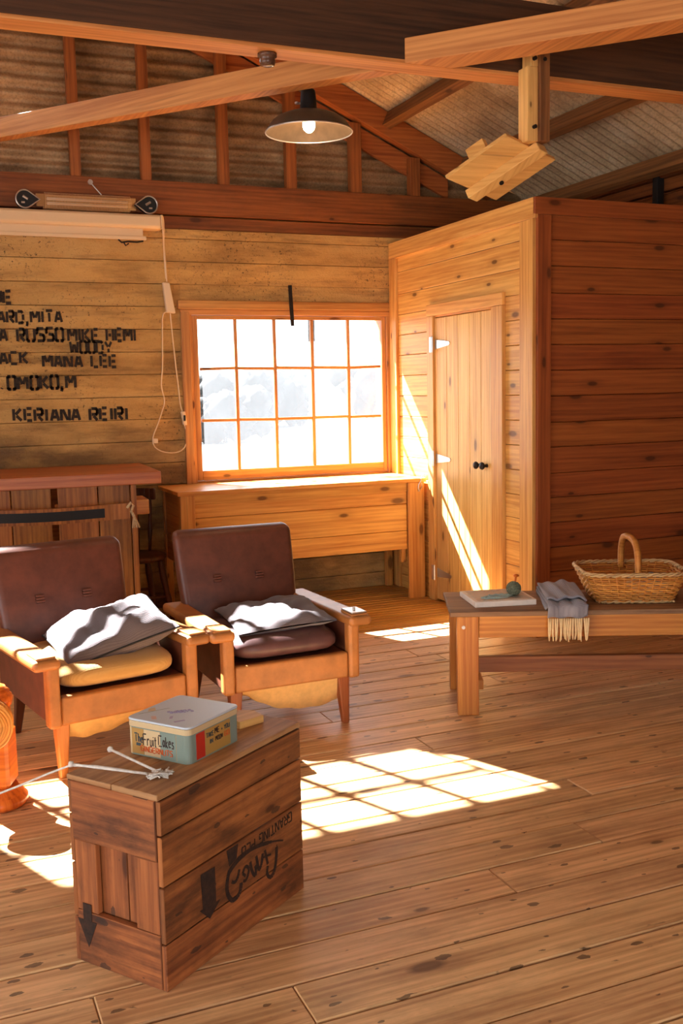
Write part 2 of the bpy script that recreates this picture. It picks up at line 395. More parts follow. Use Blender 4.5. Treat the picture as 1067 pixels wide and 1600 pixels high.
# ------------------------------------------------------------------ setting: floor, walls, roof
YB, XC, YC, XR = 6.78, 3.237, 4.89, 4.54
WX0, WX1, WZ0, WZ1 = 1.69, 3.237, .835, 2.055          # window opening in the concrete wall
mb = MB()
y = 2.54-.163*29; rnd = random.Random(3)
while y < 5.44:
    x = -4.5+rnd.uniform(-2.5, 0)
    while x < XR:
        l = rnd.uniform(2.2, 4.2); x0, x1 = max(x, -4.5), min(x+l, XR)
        if x1-x0 > .05:
            dz = rnd.uniform(-.0015, .0015)
            mb.box(x0+.001, x1-.001, y+.0034, min(y+.163, 5.448)-.0034, -.03, dz)
        x += l
    y += .163
struct(mb, 'floor', FLOORW, bevel=.003, seg=1)
mb = MB(); y = 5.452
while y < YB-.03:
    mb.box(-4.5, XR, y, y+.05, -.03, rnd.uniform(-.002, .001)); y += .063
struct(mb, 'floor_slats', GRATE, bevel=.003, seg=1)
struct(MB().box(-4.6, XR+.1, -2.3, 7.0, -.12, -.06), 'floor_base', DARKP)

# back wall: courses of board-formed concrete round the window opening
mb = MB(); z = -.05; rz = random.Random(11)
while z < 2.52:
    z1 = min(z+.148, 2.53)
    segs = [(-4.6, WX0), (WX1, XR+.1)] if z1 > WZ0+.01 and z < WZ1-.01 else [(-4.6, XR+.1)]
    for x0, x1 in segs:
        zz0, zz1 = z, z1-.0035
        dy = rz.uniform(-.006, .008)
        mb.box(x0, x1, YB+dy, YB+.06, zz0, zz1)
    z += .148
mb.box(WX0, WX1, YB+.001, YB+.06, WZ1+.006, 2.1685)
wall_back = struct(mb, 'wall_back', CONC, bevel=.002, seg=1)

mb = MB(); mb.box(-4.6, WX0, YB+.06, YB+.2, -.05, 2.83); mb.box(WX1, XR+.1, YB+.06, YB+.2, -.05, 2.83); mb.box(WX0, WX1, YB+.06, YB+.2, -.05, .80); mb.box(WX0, WX1, YB+.06, YB+.2, WZ1+.006, 2.83)
struct(mb, 'wall_back_core', CONC)

# stencilled names painted on the concrete
GL = {'A': [[(0, 0), (1.6, 6)], [(2.4, 6), (4, 0)], [(1, 2), (3, 2)]], 'C': [[(4, 6), (.3, 6)], [(0, 5.4), (0, .6)], [(.3, 0), (4, 0)]],
      'D': [[(0, 0), (0, 6)], [(.8, 6), (3.2, 6), (4, 5)], [(4, 4.6), (4, 1.4)], [(4, 1), (3.2, 0), (.8, 0)]],
      'E': [[(0, 0), (0, 6)], [(.9, 6), (3.8, 6)], [(.9, 3), (3.4, 3)], [(.9, 0), (3.8, 0)]],
      'H': [[(0, 0), (0, 6)], [(4, 0), (4, 6)], [(.9, 3), (3.1, 3)]], 'I': [[(.6, 0), (.6, 6)]],
      'J': [[(3.4, 6), (3.4, 1.2)], [(3.2, .3), (.6, 0), (.2, 1.4)]],
      'K': [[(0, 0), (0, 6)], [(.9, 3), (3.8, 6)], [(1.3, 2.6), (4, 0)]], 'L': [[(0, 0), (0, 6)], [(.9, 0), (3.8, 0)]],
      'M': [[(0, 0), (0, 6)], [(.7, 6), (2.2, 2.4)], [(2.6, 2.4), (4.2, 6)], [(4.9, 6), (4.9, 0)]],
      'N': [[(0, 0), (0, 6)], [(.8, 5.8), (3.4, .3)], [(4.2, 0), (4.2, 6)]],
      'O': [[(1.8, 6), (.5, 6), (0, 5.5), (0, .5), (.5, 0), (1.8, 0)], [(2.2, 6), (3.5, 6), (4.0, 5.5), (4.0, .5), (3.5, 0), (2.2, 0)]],
      'R': [[(0, 0), (0, 6)], [(.8, 6), (3.4, 6), (4, 5.2), (4, 3.9), (3.4, 3.1), (.8, 3.1)], [(1.8, 2.4), (4, 0)]],
      'S': [[(4, 6), (.5, 6), (0, 5.2), (0, 3.9), (.5, 3.3)], [(1.1, 3.2), (3.5, 2.8), (4, 2), (4, .8), (3.5, 0), (0, 0)]],
      'T': [[(0, 6), (4.2, 6)], [(2.1, 5.1), (2.1, 0)]], 'U': [[(0, 6), (0, .8), (.6, 0), (1.7, 0)], [(2.5, 0), (3.6, 0), (4.2, .8), (4.2, 6)]],
      'W': [[(0, 6), (.8, 0)], [(1.2, .2), (2.3, 4.6)], [(2.7, 4.6), (3.9, .2)], [(4.3, 0), (5, 6)]],
      'Y': [[(0, 6), (1.9, 3)], [(2.4, 3), (4.2, 6)], [(2.1, 2.4), (2.1, 0)]], 'G': [[(4, 6), (.5, 6), (0, 5.2), (0, .8), (.5, 0), (4, 0)], [(4, .8), (4, 2.8), (2.4, 2.8)]],
      'P': [[(0, 0), (0, 6)], [(.8, 6), (3.4, 6), (4, 5.2), (4, 3.6), (3.4, 2.8), (.8, 2.8)]], 'F': [[(0, 0), (0, 6)], [(.8, 6), (3.8, 6)], [(.8, 3), (3.2, 3)]],
      ',': [[(.6, 1.0), (.6, -.5), (.2, -1.9)]], '.': [[(.2, .0), (.5, .8)]], ' ': []}
def stroke_quads(mb, pts2, w, fr, th=.0015, end=0.0):
    """thick flat strokes; fr maps (x, y) in letter space to a 3D point, and gives the outward normal"""
    P, nrm = fr
    for a, b in zip(pts2[:-1], pts2[1:]):
        a = Vector(a); b = Vector(b); d = b-a
        if d.length < 1e-9: continue
        d.normalize(); s_ = Vector((-d.y, d.x))*w/2; i0 = (a-Vector(pts2[0])).length < 1e-6; i1 = (b-Vector(pts2[-1])).length < 1e-6
        a = a-d*w*(-end if i0 else .25); b = b+d*w*(-end if i1 else .25)
        q = [P(*(a+s_)), P(*(a-s_)), P(*(b-s_)), P(*(b+s_))]
        mb.prism(q, nrm*th)
def write(mb, text, fr, h, width, w=.95, seed=0, end=0.0):
    g = random.Random(seed); adv = []
    for ch in text: adv.append({' ': 2.6, ',': 1.6, '.': 2.2, 'I': 1.2}.get(ch, max([p[0] for s_ in GL[ch] for p in s_] or [2])) + 1.5)
    tot = sum(adv)-1.5; k = width/tot; ky = h/6; x = 0
    P, nrm = fr
    for ch, a in zip(text, adv):
        jx, jy = g.uniform(-.15, .15), g.uniform(-.25, .25)
        f2 = ((lambda u, v, x=x, jx=jx, jy=jy: P((x+u+jx)*k, (v+jy)*ky)), nrm)
        for s_ in GL[ch]: stroke_quads(mb, s_, w, f2, end=end)
        x += a
for t, x0, z0, x1, z1, h in [('NE', .496, 2.028, .611, 2.034, .074), ('ARD,MITA', .523, 1.907, .913, 1.915, .071), ('NA RUSSO', .467, 1.792, .915, 1.799, .077),
        ('MIKE HEMI', .947, 1.795, 1.380, 1.797, .077), ('WOODY', .955, 1.718, 1.217, 1.718, .073), ('JACK', .466, 1.654, .686, 1.655, .071),
        ('MANA LEE', .783, 1.630, 1.246, 1.629, .073), ('.OMOKO,M', .518, 1.493, .976, 1.497, .080), ('KERIANA REIRI', .584, 1.294, 1.301, 1.280, .077)]:
    mb = MB(); wd = x1-x0; sl = (z1-z0)/wd
    write(mb, t, ((lambda u, v, x0=x0, z0=z0, sl=sl: Vector((x0+u, YB-.0075, z0+v+sl*u))), Vector((0, -1, 0))), h, wd, 1.5, len(t), .12)
    mb.build('stencilled_lettering', STENCIL, wall_back)['label'] = 'black stencilled lettering'

# wall plate and gable framing
mb = MB(); mb.box(-4.6, XR+.1, YB-.02, YB+.055, 2.62, 2.828)
tag(mb.build('wall_plate', PLATE, bevel=.004), 'red-brown timber plate running along the top of the concrete wall', 'beam')
mb = MB(); mb.box(-4.6, XR+.1, YB+.012, YB+.055, 2.53, 2.612)
tag(mb.build('wall_packer', PLATE, bevel=.004), 'narrow lower timber strip under the wall plate, on the concrete', 'beam')
MR = .45
def UZ(x): return 3.315-MR*(x-3.411)                 # underside of the roof iron
RX = -.6; RZ = UZ(RX)                                  # ridge
def roofz(x): return UZ(x) if x > RX else RZ-MR*(RX-x)
def raft(name, dz0, dz1, y0, y1, mat, label, xe):
    mb = MB()
    mb.hexa([(RX, y0, RZ-dz1), (xe, y0, UZ(xe)-dz1), (xe, y1, UZ(xe)-dz1), (RX, y1, RZ-dz1),
             (RX, y0, RZ-dz0), (xe, y0, UZ(xe)-dz0), (xe, y1, UZ(xe)-dz0), (RX, y1, RZ-dz0)])
    return tag(mb.build(name, mat, bevel=.004), label, 'rafter')
raft('gable_rafter', .003, .175, YB-.03, YB+.05, RAFT, 'sloping gable rafter lying against the roof iron above the back wall', 4.08)
raft('rafter_board', .18, .325, YB+.06, YB+.09, RAFT, 'sloping board behind the studs, just under the gable rafter', 3.76)
for i, (x, w) in enumerate([(1.05, .065), (1.50, .065), (2.025, .07), (2.505, .075), (2.99, .085), (3.455, .08)]):
    zt = UZ(x+w/2)-.178
    mb = MB(); mb.box(x-w/2, x+w/2, YB-.005, YB+.055, 2.829, zt)
    tag(mb.build('wall_stud', STUD, bevel=.003), ('leftmost red stud in the gable, above the strip heater', 'second red stud from the left in the gable, above the white screen end',
        'third red stud from the left in the gable, crossed by the diagonal brace', 'red stud in the gable directly behind the hanging lamp',
        'red stud in the gable just right of the hanging lamp', 'shortest red stud at the right end of the gable, under the rafter')[i], 'stud', 'studs in the gable wall')

def corr_panel(mb, x0, x1, z0, z1, y, pitch=.086, amp=.017, top=None, horiz=True):
    """corrugated sheet in a vertical plane, corrugations running along x; top(x) trims it under the rake"""
    n = max(2, int((z1-z0)/pitch*8)); nx = 80 if top else 1
    def fn(a, b):
        x = x0+(x1-x0)*a; zt = z1 if top is None else min(z1, top(x)); zz = z0+(z1-z0)*b
        zz = min(zz, max(zt, z0+.001)); return (x, y+amp*math.sin(2*math.pi*zz/pitch), zz)
    mb.grid(fn, nx, n, us=x1-x0, vs_=z1-z0)
GX0, GX1, GZ0, GZ1 = -1.33, .442, 3.16, 4.255          # high gable window, left of the frame
mb = MB()
tp = lambda x: roofz(x)+.02
corr_panel(mb, -4.5, GX0, 2.72, RZ, YB+.11, top=tp); corr_panel(mb, GX1, XR+.1, 2.72, roofz(GX1), YB+.11, top=tp)
corr_panel(mb, GX0, GX1, 2.72, GZ0, YB+.11); corr_panel(mb, GX0, GX1, GZ1, RZ, YB+.11, top=tp)
struct(mb, 'wall_gable', IRON, smooth=True)

# windows
def window(name, x0, x1, z0, z1, xs, zs, casing, wob=0, bw=.022):
    root = thing(name, None, None); root['kind'] = 'structure'
    f = MB()
    for a in casing: f.box(*a)
    f.build('window_frame', FRAMEW, root, bevel=.004)
    s_ = MB(); yy0, yy1 = YB-.004, YB+.034
    gx0, gx1, gz0, gz1 = xs[0], xs[-1], zs[0], zs[-1]
    s_.box(x0, gx0, yy0, yy1, z0, z1); s_.box(gx1, x1, yy0, yy1, z0, z1)
    s_.box(gx0, gx1, yy0, yy1, z0, gz0); s_.box(gx0, gx1, yy0, yy1, gz1, z1)
    s_.build('sash', FRAMEW, root, bevel=.004)
    g = random.Random(5)
    for x in xs[1:-1]:
        m_ = MB(); m_.bar((x+g.uniform(-wob, wob), YB+.016, gz0), (x+g.uniform(-wob, wob), YB+.016, gz1), bw, .03, (0, 1, 0))
        m_.build('glazing_bar', FRAMEW, root, bevel=.005)
    for z in zs[1:-1]:
        for a, b in zip(xs[:-1], xs[1:]):
            m_ = MB(); m_.bar((a+.009, YB+.014, z+g.uniform(-wob, wob)), (b-.009, YB+.014, z+g.uniform(-wob, wob)), bw-.002, .026, (0, 1, 0))
            m_.build('glazing_bar', FRAMEW, root, bevel=.004)
    q = MB()
    for a, b in zip(xs[:-1], xs[1:]):
        for c, d in zip(zs[:-1], zs[1:]):
            if a == xs[0]: a -= .022
            if b == xs[-1]: b += .022
            q.v += [Vector((a, YB+.027, c)), Vector((b, YB+.027, c)), Vector((b, YB+.027, d)), Vector((a, YB+.027, d))]; k = len(q.v)
            q.face([k-4, k-3, k-2, k-1], [(a, c), (b, c), (b, d), (a, d)])
    q.build('glass_panes', GLASS, root, fix=False)
    return root
win = window('window_1', 1.762, 3.196, .848, 1.965, [1.800, 2.065, 2.345, 2.625, 2.907, 3.166], [.915, 1.255, 1.608, 1.940],
    [(1.682, 1.740, YB-.03, YB+.19, .80, 1.985), (1.740, 1.760, YB-.012, YB+.19, .80, 1.985), (3.200, 3.234, YB-.02, YB+.19, .80, 1.985),
     (1.665, 3.234, YB-.035, YB+.02, 2.005, 2.062), (1.682, 3.234, YB-.022, YB+.19, 1.968, 2.004), (1.70, 3.23, YB-.0, YB+.19, .80, .846)], wob=.004)
mb = MB(); mb.bar((2.456, YB-.040, 2.173), (2.468, YB-.040, 1.895), .026, .006, (0, 1, 0))
mb.tube([(2.459, YB-.046, 2.1), (2.459, YB-.036, 2.1)], .008, 8); mb.tube([(2.463, YB-.046, 2.03), (2.463, YB-.036, 2.03)], .008, 8)
mb.build('iron_strap', BLACKM, win)['label'] = 'dark iron strap over the head of the window'
window('window_2', GX0, GX1, GZ0, GZ1, [GX1-.03-.282*i for i in range(6, -1, -1)], [GZ0+.04, 3.505, 3.865, GZ1-.03],
    [(GX0-.06, GX0, YB-.02, YB+.12, GZ0-.06, GZ1+.06), (GX1, GX1+.012, YB+.06, YB+.12, GZ0-.06, GZ1+.06),
     (GX0, GX1, YB-.02, YB+.12, GZ0-.06, GZ0), (GX0, GX1, YB-.02, YB+.12, GZ1, GZ1+.06)], bw=.050)

# roof: corrugations run down the slope
def roof(xa, za, xb, zb, name):
    mb = MB(); n = int(9.4/.0762*6)
    d = Vector((xb-xa, 0, zb-za)); nrm = Vector((-(zb-za), 0, xb-xa)).normalized()
    if nrm.z < 0: nrm = -nrm
    def fn(a, b):
        y = -2.3+9.4*b; o = nrm*(.016+.014*math.sin(2*math.pi*y/.0762))
        return Vector((xa, y, za))+d*a+o
    mb.grid(fn, 1, n, us=d.length, vs_=9.4)
    struct(mb, name, IRONR, smooth=True)
roof(RX, RZ, XR+.25, UZ(XR+.25), 'ceiling'); roof(RX, RZ, -5.7, RZ-MR*(5.7+RX), 'ceiling_left')
mb = MB(); mb.prism([(RX-.22, -2.3, RZ-.055), (RX, -2.3, RZ+.045), (RX+.22, -2.3, RZ-.055), (RX+.22, -2.3, RZ-.035), (RX, -2.3, RZ+.065), (RX-.22, -2.3, RZ-.035)], (0, 9.4, 0)); struct(mb, 'ceiling_ridge', IRON)
for i, x in enumerate([-.25, .62, 1.49, 2.36, 3.235, 3.845, 4.42]):
    mb = MB(); a = Vector((1, 0, -MR)).normalized(); nn = Vector((MR, 0, 1)).normalized()
    c = Vector((x, 2.25, UZ(x)-.062)); mb.oct(c, a*.032, Vector((0, 4.5, 0)), nn*.052)
    o = tag(mb.build('purlin', PURL, bevel=.003), ('purlin beside the ridge, highest on the right roof slope', 'second purlin down from the ridge', 'third purlin down from the ridge', 'fourth purlin down from the ridge, hidden by the dark tie beam',
         'upper visible roof purlin, running down to the gable rafter beside the lamp', 'lower visible roof purlin, ending behind the hanging board', 'lowest purlin beside the right wall')[i], 'purlin', 'purlins under the roof iron')

# side and front walls
def boards_wall(mb, axis, pos, a0, a1, z0, z1, step, th, skip=None, g=random.Random(2)):
    z = z0
    while z < z1-.01:
        zt = min(z+step, z1)-.0025
        if axis == 'x': mb.box(pos, pos+th, a0, a1, z, zt)
        else: mb.box(a0, a1, pos, pos+th, z, zt)
        z += step
mb = MB(); boards_wall(mb, 'x', XR, -2.3, YB, -.05, 2.66, .15, .03); struct(mb, 'wall_right', PLATE, bevel=.003, seg=1); struct(MB().box(XR+.05, XR+.08, -2.3, YB+.1, -.05, 2.79), 'wall_right_cladding', IRON)
mb = MB(); mb.box(XR-.02, XR+.05, -2.3, YB-.03, 2.665, 2.74); mb.box(XR-.06, XR+.04, -2.3, YB-.03, 2.745, 2.775)
tag(mb.build('eaves_plate', PLATE, bevel=.004), 'dark eaves plate along the top of the right wall, above the cabin', 'beam')
mb = MB(); mb.box(XR-.075, XR-.022, 5.37, 5.42, 2.2, 2.80)
tag(mb.build('wall_stud', DARKP, bevel=.003), 'dark upright stud on the right wall, seen over the cabin top', 'stud')
mb = MB()      # unseen left and front walls; their openings are added to let in fill light
mb.box(-4.6, -4.5, 4.6, YB+.1, -.05, 3.4); mb.box(-4.6, -4.5, -2.3, 4.6, 2.2, 3.4); mb.box(-4.6, -4.5, -2.3, 4.6, -.05, .35); struct(mb, 'wall_left', PLATE)
mb = MB(); mb.box(-4.6, -1.4, -2.3, -2.25, -.05, 5.2); mb.box(1.6, XR+.1, -2.3, -2.25, -.05, 5.2); mb.box(-1.4, 1.6, -2.3, -2.25, 2.1, 5.2); struct(mb, 'wall_front', PLATE)

# ------------------------------------------------------------------ roof timbers inside the room
mb = MB(); mb.box(-4.4, XR, 4.082, 4.212, 2.848, 3.16); mb.box(-4.4, XR, 4.082, 4.212, 2.83, 2.848, 1)  # pale underside strip: less stained wood, floor bounce light put into its colour
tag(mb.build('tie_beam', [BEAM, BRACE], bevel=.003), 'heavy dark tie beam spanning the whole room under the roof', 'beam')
def brace(name, a0, a1, b0, b1, h, mat, label, z0, z1, zt=0):
    mb = MB()
    mb.hexa([(*a0, z0), (*a1, z1), (*b1, z1), (*b0, z0), (*a0, z0+h), (*a1, z1+h), (*b1, z1+h), (*b0, z0+h)])
    return tag(mb.build(name, mat, bevel=.004), label, 'brace')
# near edge points a, far edge points b; first at the tie beam, second at the far end
brace('diagonal_brace', (1.962, 4.215), (.37, 6.74), (2.08, 4.215), (.467, 6.745), .115, BRACE, 'long pale diagonal brace from the dark tie beam back to the gable, over the lamp', 2.83, 2.967)
brace('diagonal_brace', (2.036, 4.080), (4.20, 1.757), (2.262, 4.080), (4.20, 2.022), .105, BRACE, 'pale diagonal brace from the tie beam towards the near right, over the hanging board', 2.83, 2.83)
# post and the hanging board
hp = thing('hanging_post', 'short pale post bolted under the near right brace, carrying the hanging board', 'post', (2.645, 4.02, 2.55))
mb = MB(); mb.box(-.05, .005, -.03, .045, -.02, .30); mb.box(-.03, .005, -.03, .045, .30, .40); mb.build('post_board', PLY, hp, bevel=.003)
mb = MB(); mb.box(.006, .058, -.045, .05, -.02, .40); mb.build('post_board', PURL, hp, bevel=.003)
for dx, z in ((-.02, .33), (.03, .33), (-.02, .04)): mb = MB(); mb.tube([(dx, -.05, z), (dx, -.035, z)], .009, 8); mb.build('bolt', BLACKM, hp)
A, B, Cc, D = Vector((2.303, 4.209, 2.392)), Vector((2.495, 4.000, 2.546)), Vector((2.813, 4.090, 2.482)), Vector((2.621, 4.299, 2.327))
hb = thing('hanging_board', 'pale board with a batten along its underside, tilted at the foot of the hanging post', 'board', (B+Cc)/2)
o0 = (B+Cc)/2; e1 = (Cc-B); e2 = (A-B); nb = e1.cross(e2).normalized()
if nb.z < 0: nb = -nb
loc = lambda p: p-o0
mb = MB(); mb.hexa([loc(A), loc(D), loc(Cc), loc(B)]+[loc(p)+nb*.02 for p in (A, D, Cc, B)]); mb.build('board', PLY, hb, bevel=.002)
m1 = B+e1*.52; m2 = m1+e2*1.06; m1 = m1-e2*.12
mb = MB(); n2 = e1.normalized()
mb.hexa([loc(m1)-n2*.03-nb*.05, loc(m2)-n2*.03-nb*.05, loc(m2)+n2*.03-nb*.05, loc(m1)+n2*.03-nb*.05, loc(m1)-n2*.03, loc(m2)-n2*.03, loc(m2)+n2*.03, loc(m1)+n2*.03])
bt = mb.build('batten', PLY, hb, bevel=.004)
mb = MB(); q = m1+e2*.72-nb*.052+n2*.01; mb.tube([loc(q), loc(q)-nb*.006], .011, 10); mb.build('bolt', BLACKM, bt)
mb = MB(); p0 = A+(B-A)*.40; p1 = A+(B-A)*.68; ud = Vector((0, 0, 1))
mb.hexa([loc(p0)+n2*.0+nb*.018, loc(p1)+nb*.018, loc(p1)+n2*.025+nb*.018, loc(p0)+n2*.025+nb*.018, loc(p0)+nb*.075, loc(p1)+nb*.075, loc(p1)+n2*.025+nb*.075, loc(p0)+n2*.025+nb*.075])
mb.build('end_block', PLY, hb, bevel=.002)

# ------------------------------------------------------------------ the cabin of pine boards in the corner
CT = 2.478
DY0, DY1, DZ0, DZ1 = 5.331, 6.070, .012, 1.905
g = random.Random(9)
zs = [-.03, .09, .24, .387, .535, .675, .815, .960, 1.105, 1.25, 1.395, 1.539, 1.682, 1.825, 1.968, 2.113, 2.267, 2.44]
mb = MB()
for a, b in zip(zs[:-1], zs[1:]):
    segs = [(YC+.02, DY0-.004), (DY1+.012, YB-.001)] if a < DZ1-.02 else [(YC+.02, YB-.001)]
    if a < DZ1 < b: segs = [(YC+.02, DY0-.004), (DY1+.012, YB-.001)]
    for s0, s1 in segs: mb.box(XC, XC+.022, s0, s1, a+.001, b-.0015)
    if a < DZ1 < b: mb.box(XC, XC+.022, DY0-.004, DY1+.012, DZ1+.004, b-.0015)
struct(mb, 'wall_cabin_side', PINE, bevel=.003, seg=1)
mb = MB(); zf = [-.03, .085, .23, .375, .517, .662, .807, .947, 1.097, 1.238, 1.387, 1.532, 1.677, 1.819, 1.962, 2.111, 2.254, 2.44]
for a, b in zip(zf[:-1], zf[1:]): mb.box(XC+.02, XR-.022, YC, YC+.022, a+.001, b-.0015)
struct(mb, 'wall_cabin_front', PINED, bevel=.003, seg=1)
struct(MB().box(XC+.03, XR-.025, YC+.03, YB-.002, 2.40, 2.44), 'ceiling_cabin', PINED)
def trim(n, a, mat=PINE):
    m_ = MB()
    for b in a: m_.box(*b)
    return struct(m_, 'trim_%d' % n, mat, bevel=.003)
trim(1, [(XC-.022, XC, YC-.02, YB-.035, 2.365, CT)])                       # top board, side
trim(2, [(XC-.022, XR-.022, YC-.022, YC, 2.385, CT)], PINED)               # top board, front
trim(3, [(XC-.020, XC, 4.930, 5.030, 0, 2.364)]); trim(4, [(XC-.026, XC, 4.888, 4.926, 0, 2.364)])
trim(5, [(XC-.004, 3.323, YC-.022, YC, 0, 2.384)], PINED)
trim(6, [(XC-.022, XC, 6.640, YB-.036, 0, 2.364)])
trim(7, [(XC-.026, XC, 5.208, 5.333, 0, 1.92), (XC-.024, XC, DY1+.01, 6.165, 0, 1.92), (XC-.026, XC, 5.206, 6.165, 1.922, 1.995)])
# door
dr = thing('door_1', None, None, (XC, 0, 0)); dr['kind'] = 'structure'
mb = MB(); ys = [DY0+.003, 5.48, 5.62, 5.765, 5.918, DY1+.008]
for a, b in zip(ys[:-1], ys[1:]): mb.box(-.008, .018, a+.0015, b-.0015, DZ0, DZ1)
mb.build('door_planks', DOORW, dr, bevel=.003, seg=1)
for z in (1.733, .975, .195):
    mb = MB(); mb.box(-.034, -.026, DY1+.012, DY1+.04, z-.05, z+.05); mb.tube([(-.03, DY1+.005, z-.052), (-.03, DY1+.005, z+.052)], .006, 8)
    mb.prism([(-.013, DY1-.002, z+.032), (-.013, DY1-.002, z-.032), (-.013, 5.878, z-.012), (-.013, 5.868, z), (-.013, 5.878, z+.012)], (.005, 0, 0))
    mb.build('strap_hinge', METALL, dr, bevel=.001)['label'] = 'bright metal strap hinge'
for dy in (5.485, 5.41):
    mb = MB(); rot = Matrix.Rotation(-math.pi/2, 3, 'Y')
    mb.lathe([(.012, 0), (.01, .012), (.009, .02), (.02, .028), (.024, .036), (.02, .046), (.008, .051), (.0001, .052)], (-.008, dy, .965), 20, rot)
    smooth_all(mb.build('door_knob', BLACKM, dr))['label'] = 'small dark metal knob'

# ------------------------------------------------------------------ chest under the window
ch = thing('window_chest', 'long pine chest on legs under the window, its plank lid in sunlight', 'chest', (1.487, 6.205, 0))
LX, LY, LT = 1.735, .565, .833
mb = MB(); ww = (LY)/4
for i in range(4): mb.box(-.005, LX, i*ww+.0008, (i+1)*ww-.0008, LT-.026, LT)
mb.build('lid', CHEST, ch, bevel=.003, seg=1)
mb = MB()
for a, b in ((.66, .806), (.475, .659), (.345, .474)): mb.box(.10, 1.60, .035, .057, a, b-.0015)
mb.box(.10, 1.60, .03, .05, .745, .806); mb.build('front_panel', CHEST, ch, bevel=.003, seg=1)
mb = MB()
for a, b in ((.66, .806), (.475, .659), (.345, .474)):
    mb.box(.03, .05, .06, LY-.02, a, b-.0015)
mb.build('end_panel', CHEST, ch, bevel=.003)
mb = MB()
for a, b in ((.66, .806), (.475, .659), (.345, .474)): mb.box(1.68, 1.70, .06, LY-.02, a, b-.0015)
mb.build('end_panel', CHEST, ch, bevel=.003)
for nm, x0, x1 in (('leg', .012, .105), ('leg', 1.60, LX-.012)):
    mb = MB(); mb.box(x0, x1, .012, .034, 0, .806); mb.box(x0, x0+.03 if x0 < 1 else x0-.0, .034, .08, 0, .806) if x0 < 1 else mb.box(x1-.03, x1, .034, .09, 0, .806)
    mb.build(nm, CHEST, ch, bevel=.003)
for x0 in (.02, 1.66):
    mb = MB(); mb.box(x0, x0+.045, LY-.065, LY-.02, 0, .806); mb.build('leg', CHEST, ch, bevel=.003)
mb = MB(); mb.box(1.565, 1.598, .06, .085, .25, .40); mb.build('corner_block', CHEST, ch)
mb = MB(); mb.box(.10, 1.62, .06, LY-.02, .35, .365); mb.build('bottom_board', CHEST, ch)
mb = MB(); cx, cz = LX-.05, LT
mb.tube([(cx+.0, .006, cz-.09), (cx-.012, .004, cz-.07), (cx-.01, .004, cz-.045), (cx+.004, .0, cz-.02), (cx+.012, -.004, cz+.01), (cx+.024, .0, cz+.03), (cx+.034, .004, cz+.02), (cx+.03, .004, cz+.004)], .0035, 6)
mb.tube([(cx-.012, .006, cz-.09), (cx+.018, .004, cz-.06), (cx+.012, .004, cz-.03)], .003, 6)
mb.build('hook', STEEL, ch)['label'] = 'wire hook clasp'

# ------------------------------------------------------------------ counter on the left
ct = thing('plank_counter', 'plank-fronted timber counter with a thick red-brown top, behind the left armchair', 'counter', (1.305, 5.86, 0), math.radians(-3))
mb = MB(); mb.box(-1.75, 0, 0, .78, .928, 1.0); mb.build('counter_top', CTOP, ct, bevel=.005)
mb = MB()
for a, b in ((-1.66, -1.36), (-1.35, -1.06), (-1.05, -.84), (-.835, -.62), (-.583, -.36), (-.355, -.175)): mb.box(a, b-.002, .06, .085, .0, .926)
mb.build('front_planks', CPAN, ct, bevel=.003)
mb = MB(); mb.box(-.172, -.14, .05, .11, 0, .926); mb.build('corner_post', CPAN, ct, bevel=.003)
mb = MB(); mb.box(-1.66, -.32, .72, .745, 0, .926); mb.build('back_board', CPAN, ct, bevel=.003)
mb = MB(); mb.box(-.60, -.06, .10, .34, .74, .83); mb.build('side_shelf', CHEST, ct, bevel=.008)
yk = thing('yoke_rail', 'curved wooden rail with a dark leather band, tied across the counter front', 'rail', (0.30, 5.83, .79), math.radians(-3))
mb = MB(); n = 24
def yk_f(t): return (-.35+1.155*t, -.035*math.sin(math.pi*min(1, t*1.1))+.02, .012-.035*t+.02*(1-math.sin(math.pi*t)))
pts = [yk_f(i/n) for i in range(n+1)]
for w, nm, mat, h, o in ((.035, 'rail', CPAN, .088, 0),):
    b = MB()
    for p, q in zip(pts[:-1], pts[1:]):
        b.hexa([(p[0], p[1]-w/2, p[2]-h/2), (q[0], q[1]-w/2, q[2]-h/2), (q[0], q[1]+w/2, q[2]-h/2), (p[0], p[1]+w/2, p[2]-h/2),
                (p[0], p[1]-w/2, p[2]+h/2), (q[0], q[1]-w/2, q[2]+h/2), (q[0], q[1]+w/2, q[2]+h/2), (p[0], p[1]+w/2, p[2]+h/2)])
    b.build(nm, mat, yk, weld=.0005)
b = MB()
for p, q in zip(pts[2:21], pts[3:22]):
    b.hexa([(p[0], p[1]-.022, p[2]-.026), (q[0], q[1]-.022, q[2]-.026), (q[0], q[1]-.016, q[2]-.026), (p[0], p[1]-.016, p[2]-.026),
            (p[0], p[1]-.022, p[2]+.026), (q[0], q[1]-.022, q[2]+.026), (q[0], q[1]-.016, q[2]+.026), (p[0], p[1]-.016, p[2]+.026)])
b.build('leather_band', DARKP, yk, weld=.0005)['label'] = 'dark leather band'
e = pts[-1]; rp = MB()
rp.tube([(e[0]-.02, -.02, e[2]+.02), (e[0]+.0, -.03, e[2]+.05), (e[0]+.015, -.02, e[2]+.03), (e[0]+.0, -.03, e[2]-.0), (e[0]+.016, -.03, e[2]-.03)], .008, 8)
for k in range(9):
    a = k/9*6.28; rp.tube([(e[0]+.016, -.03, e[2]-.025), (e[0]+.02+.012*math.cos(a), -.03+.008*math.sin(a), e[2]-.06), (e[0]+.024+.022*math.cos(a), -.03+.014*math.sin(a), e[2]-.095)], [.004, .004, .003], 5)
rp.build('rope_tassel', ROPE, yk)['label'] = 'frayed rope tassel'
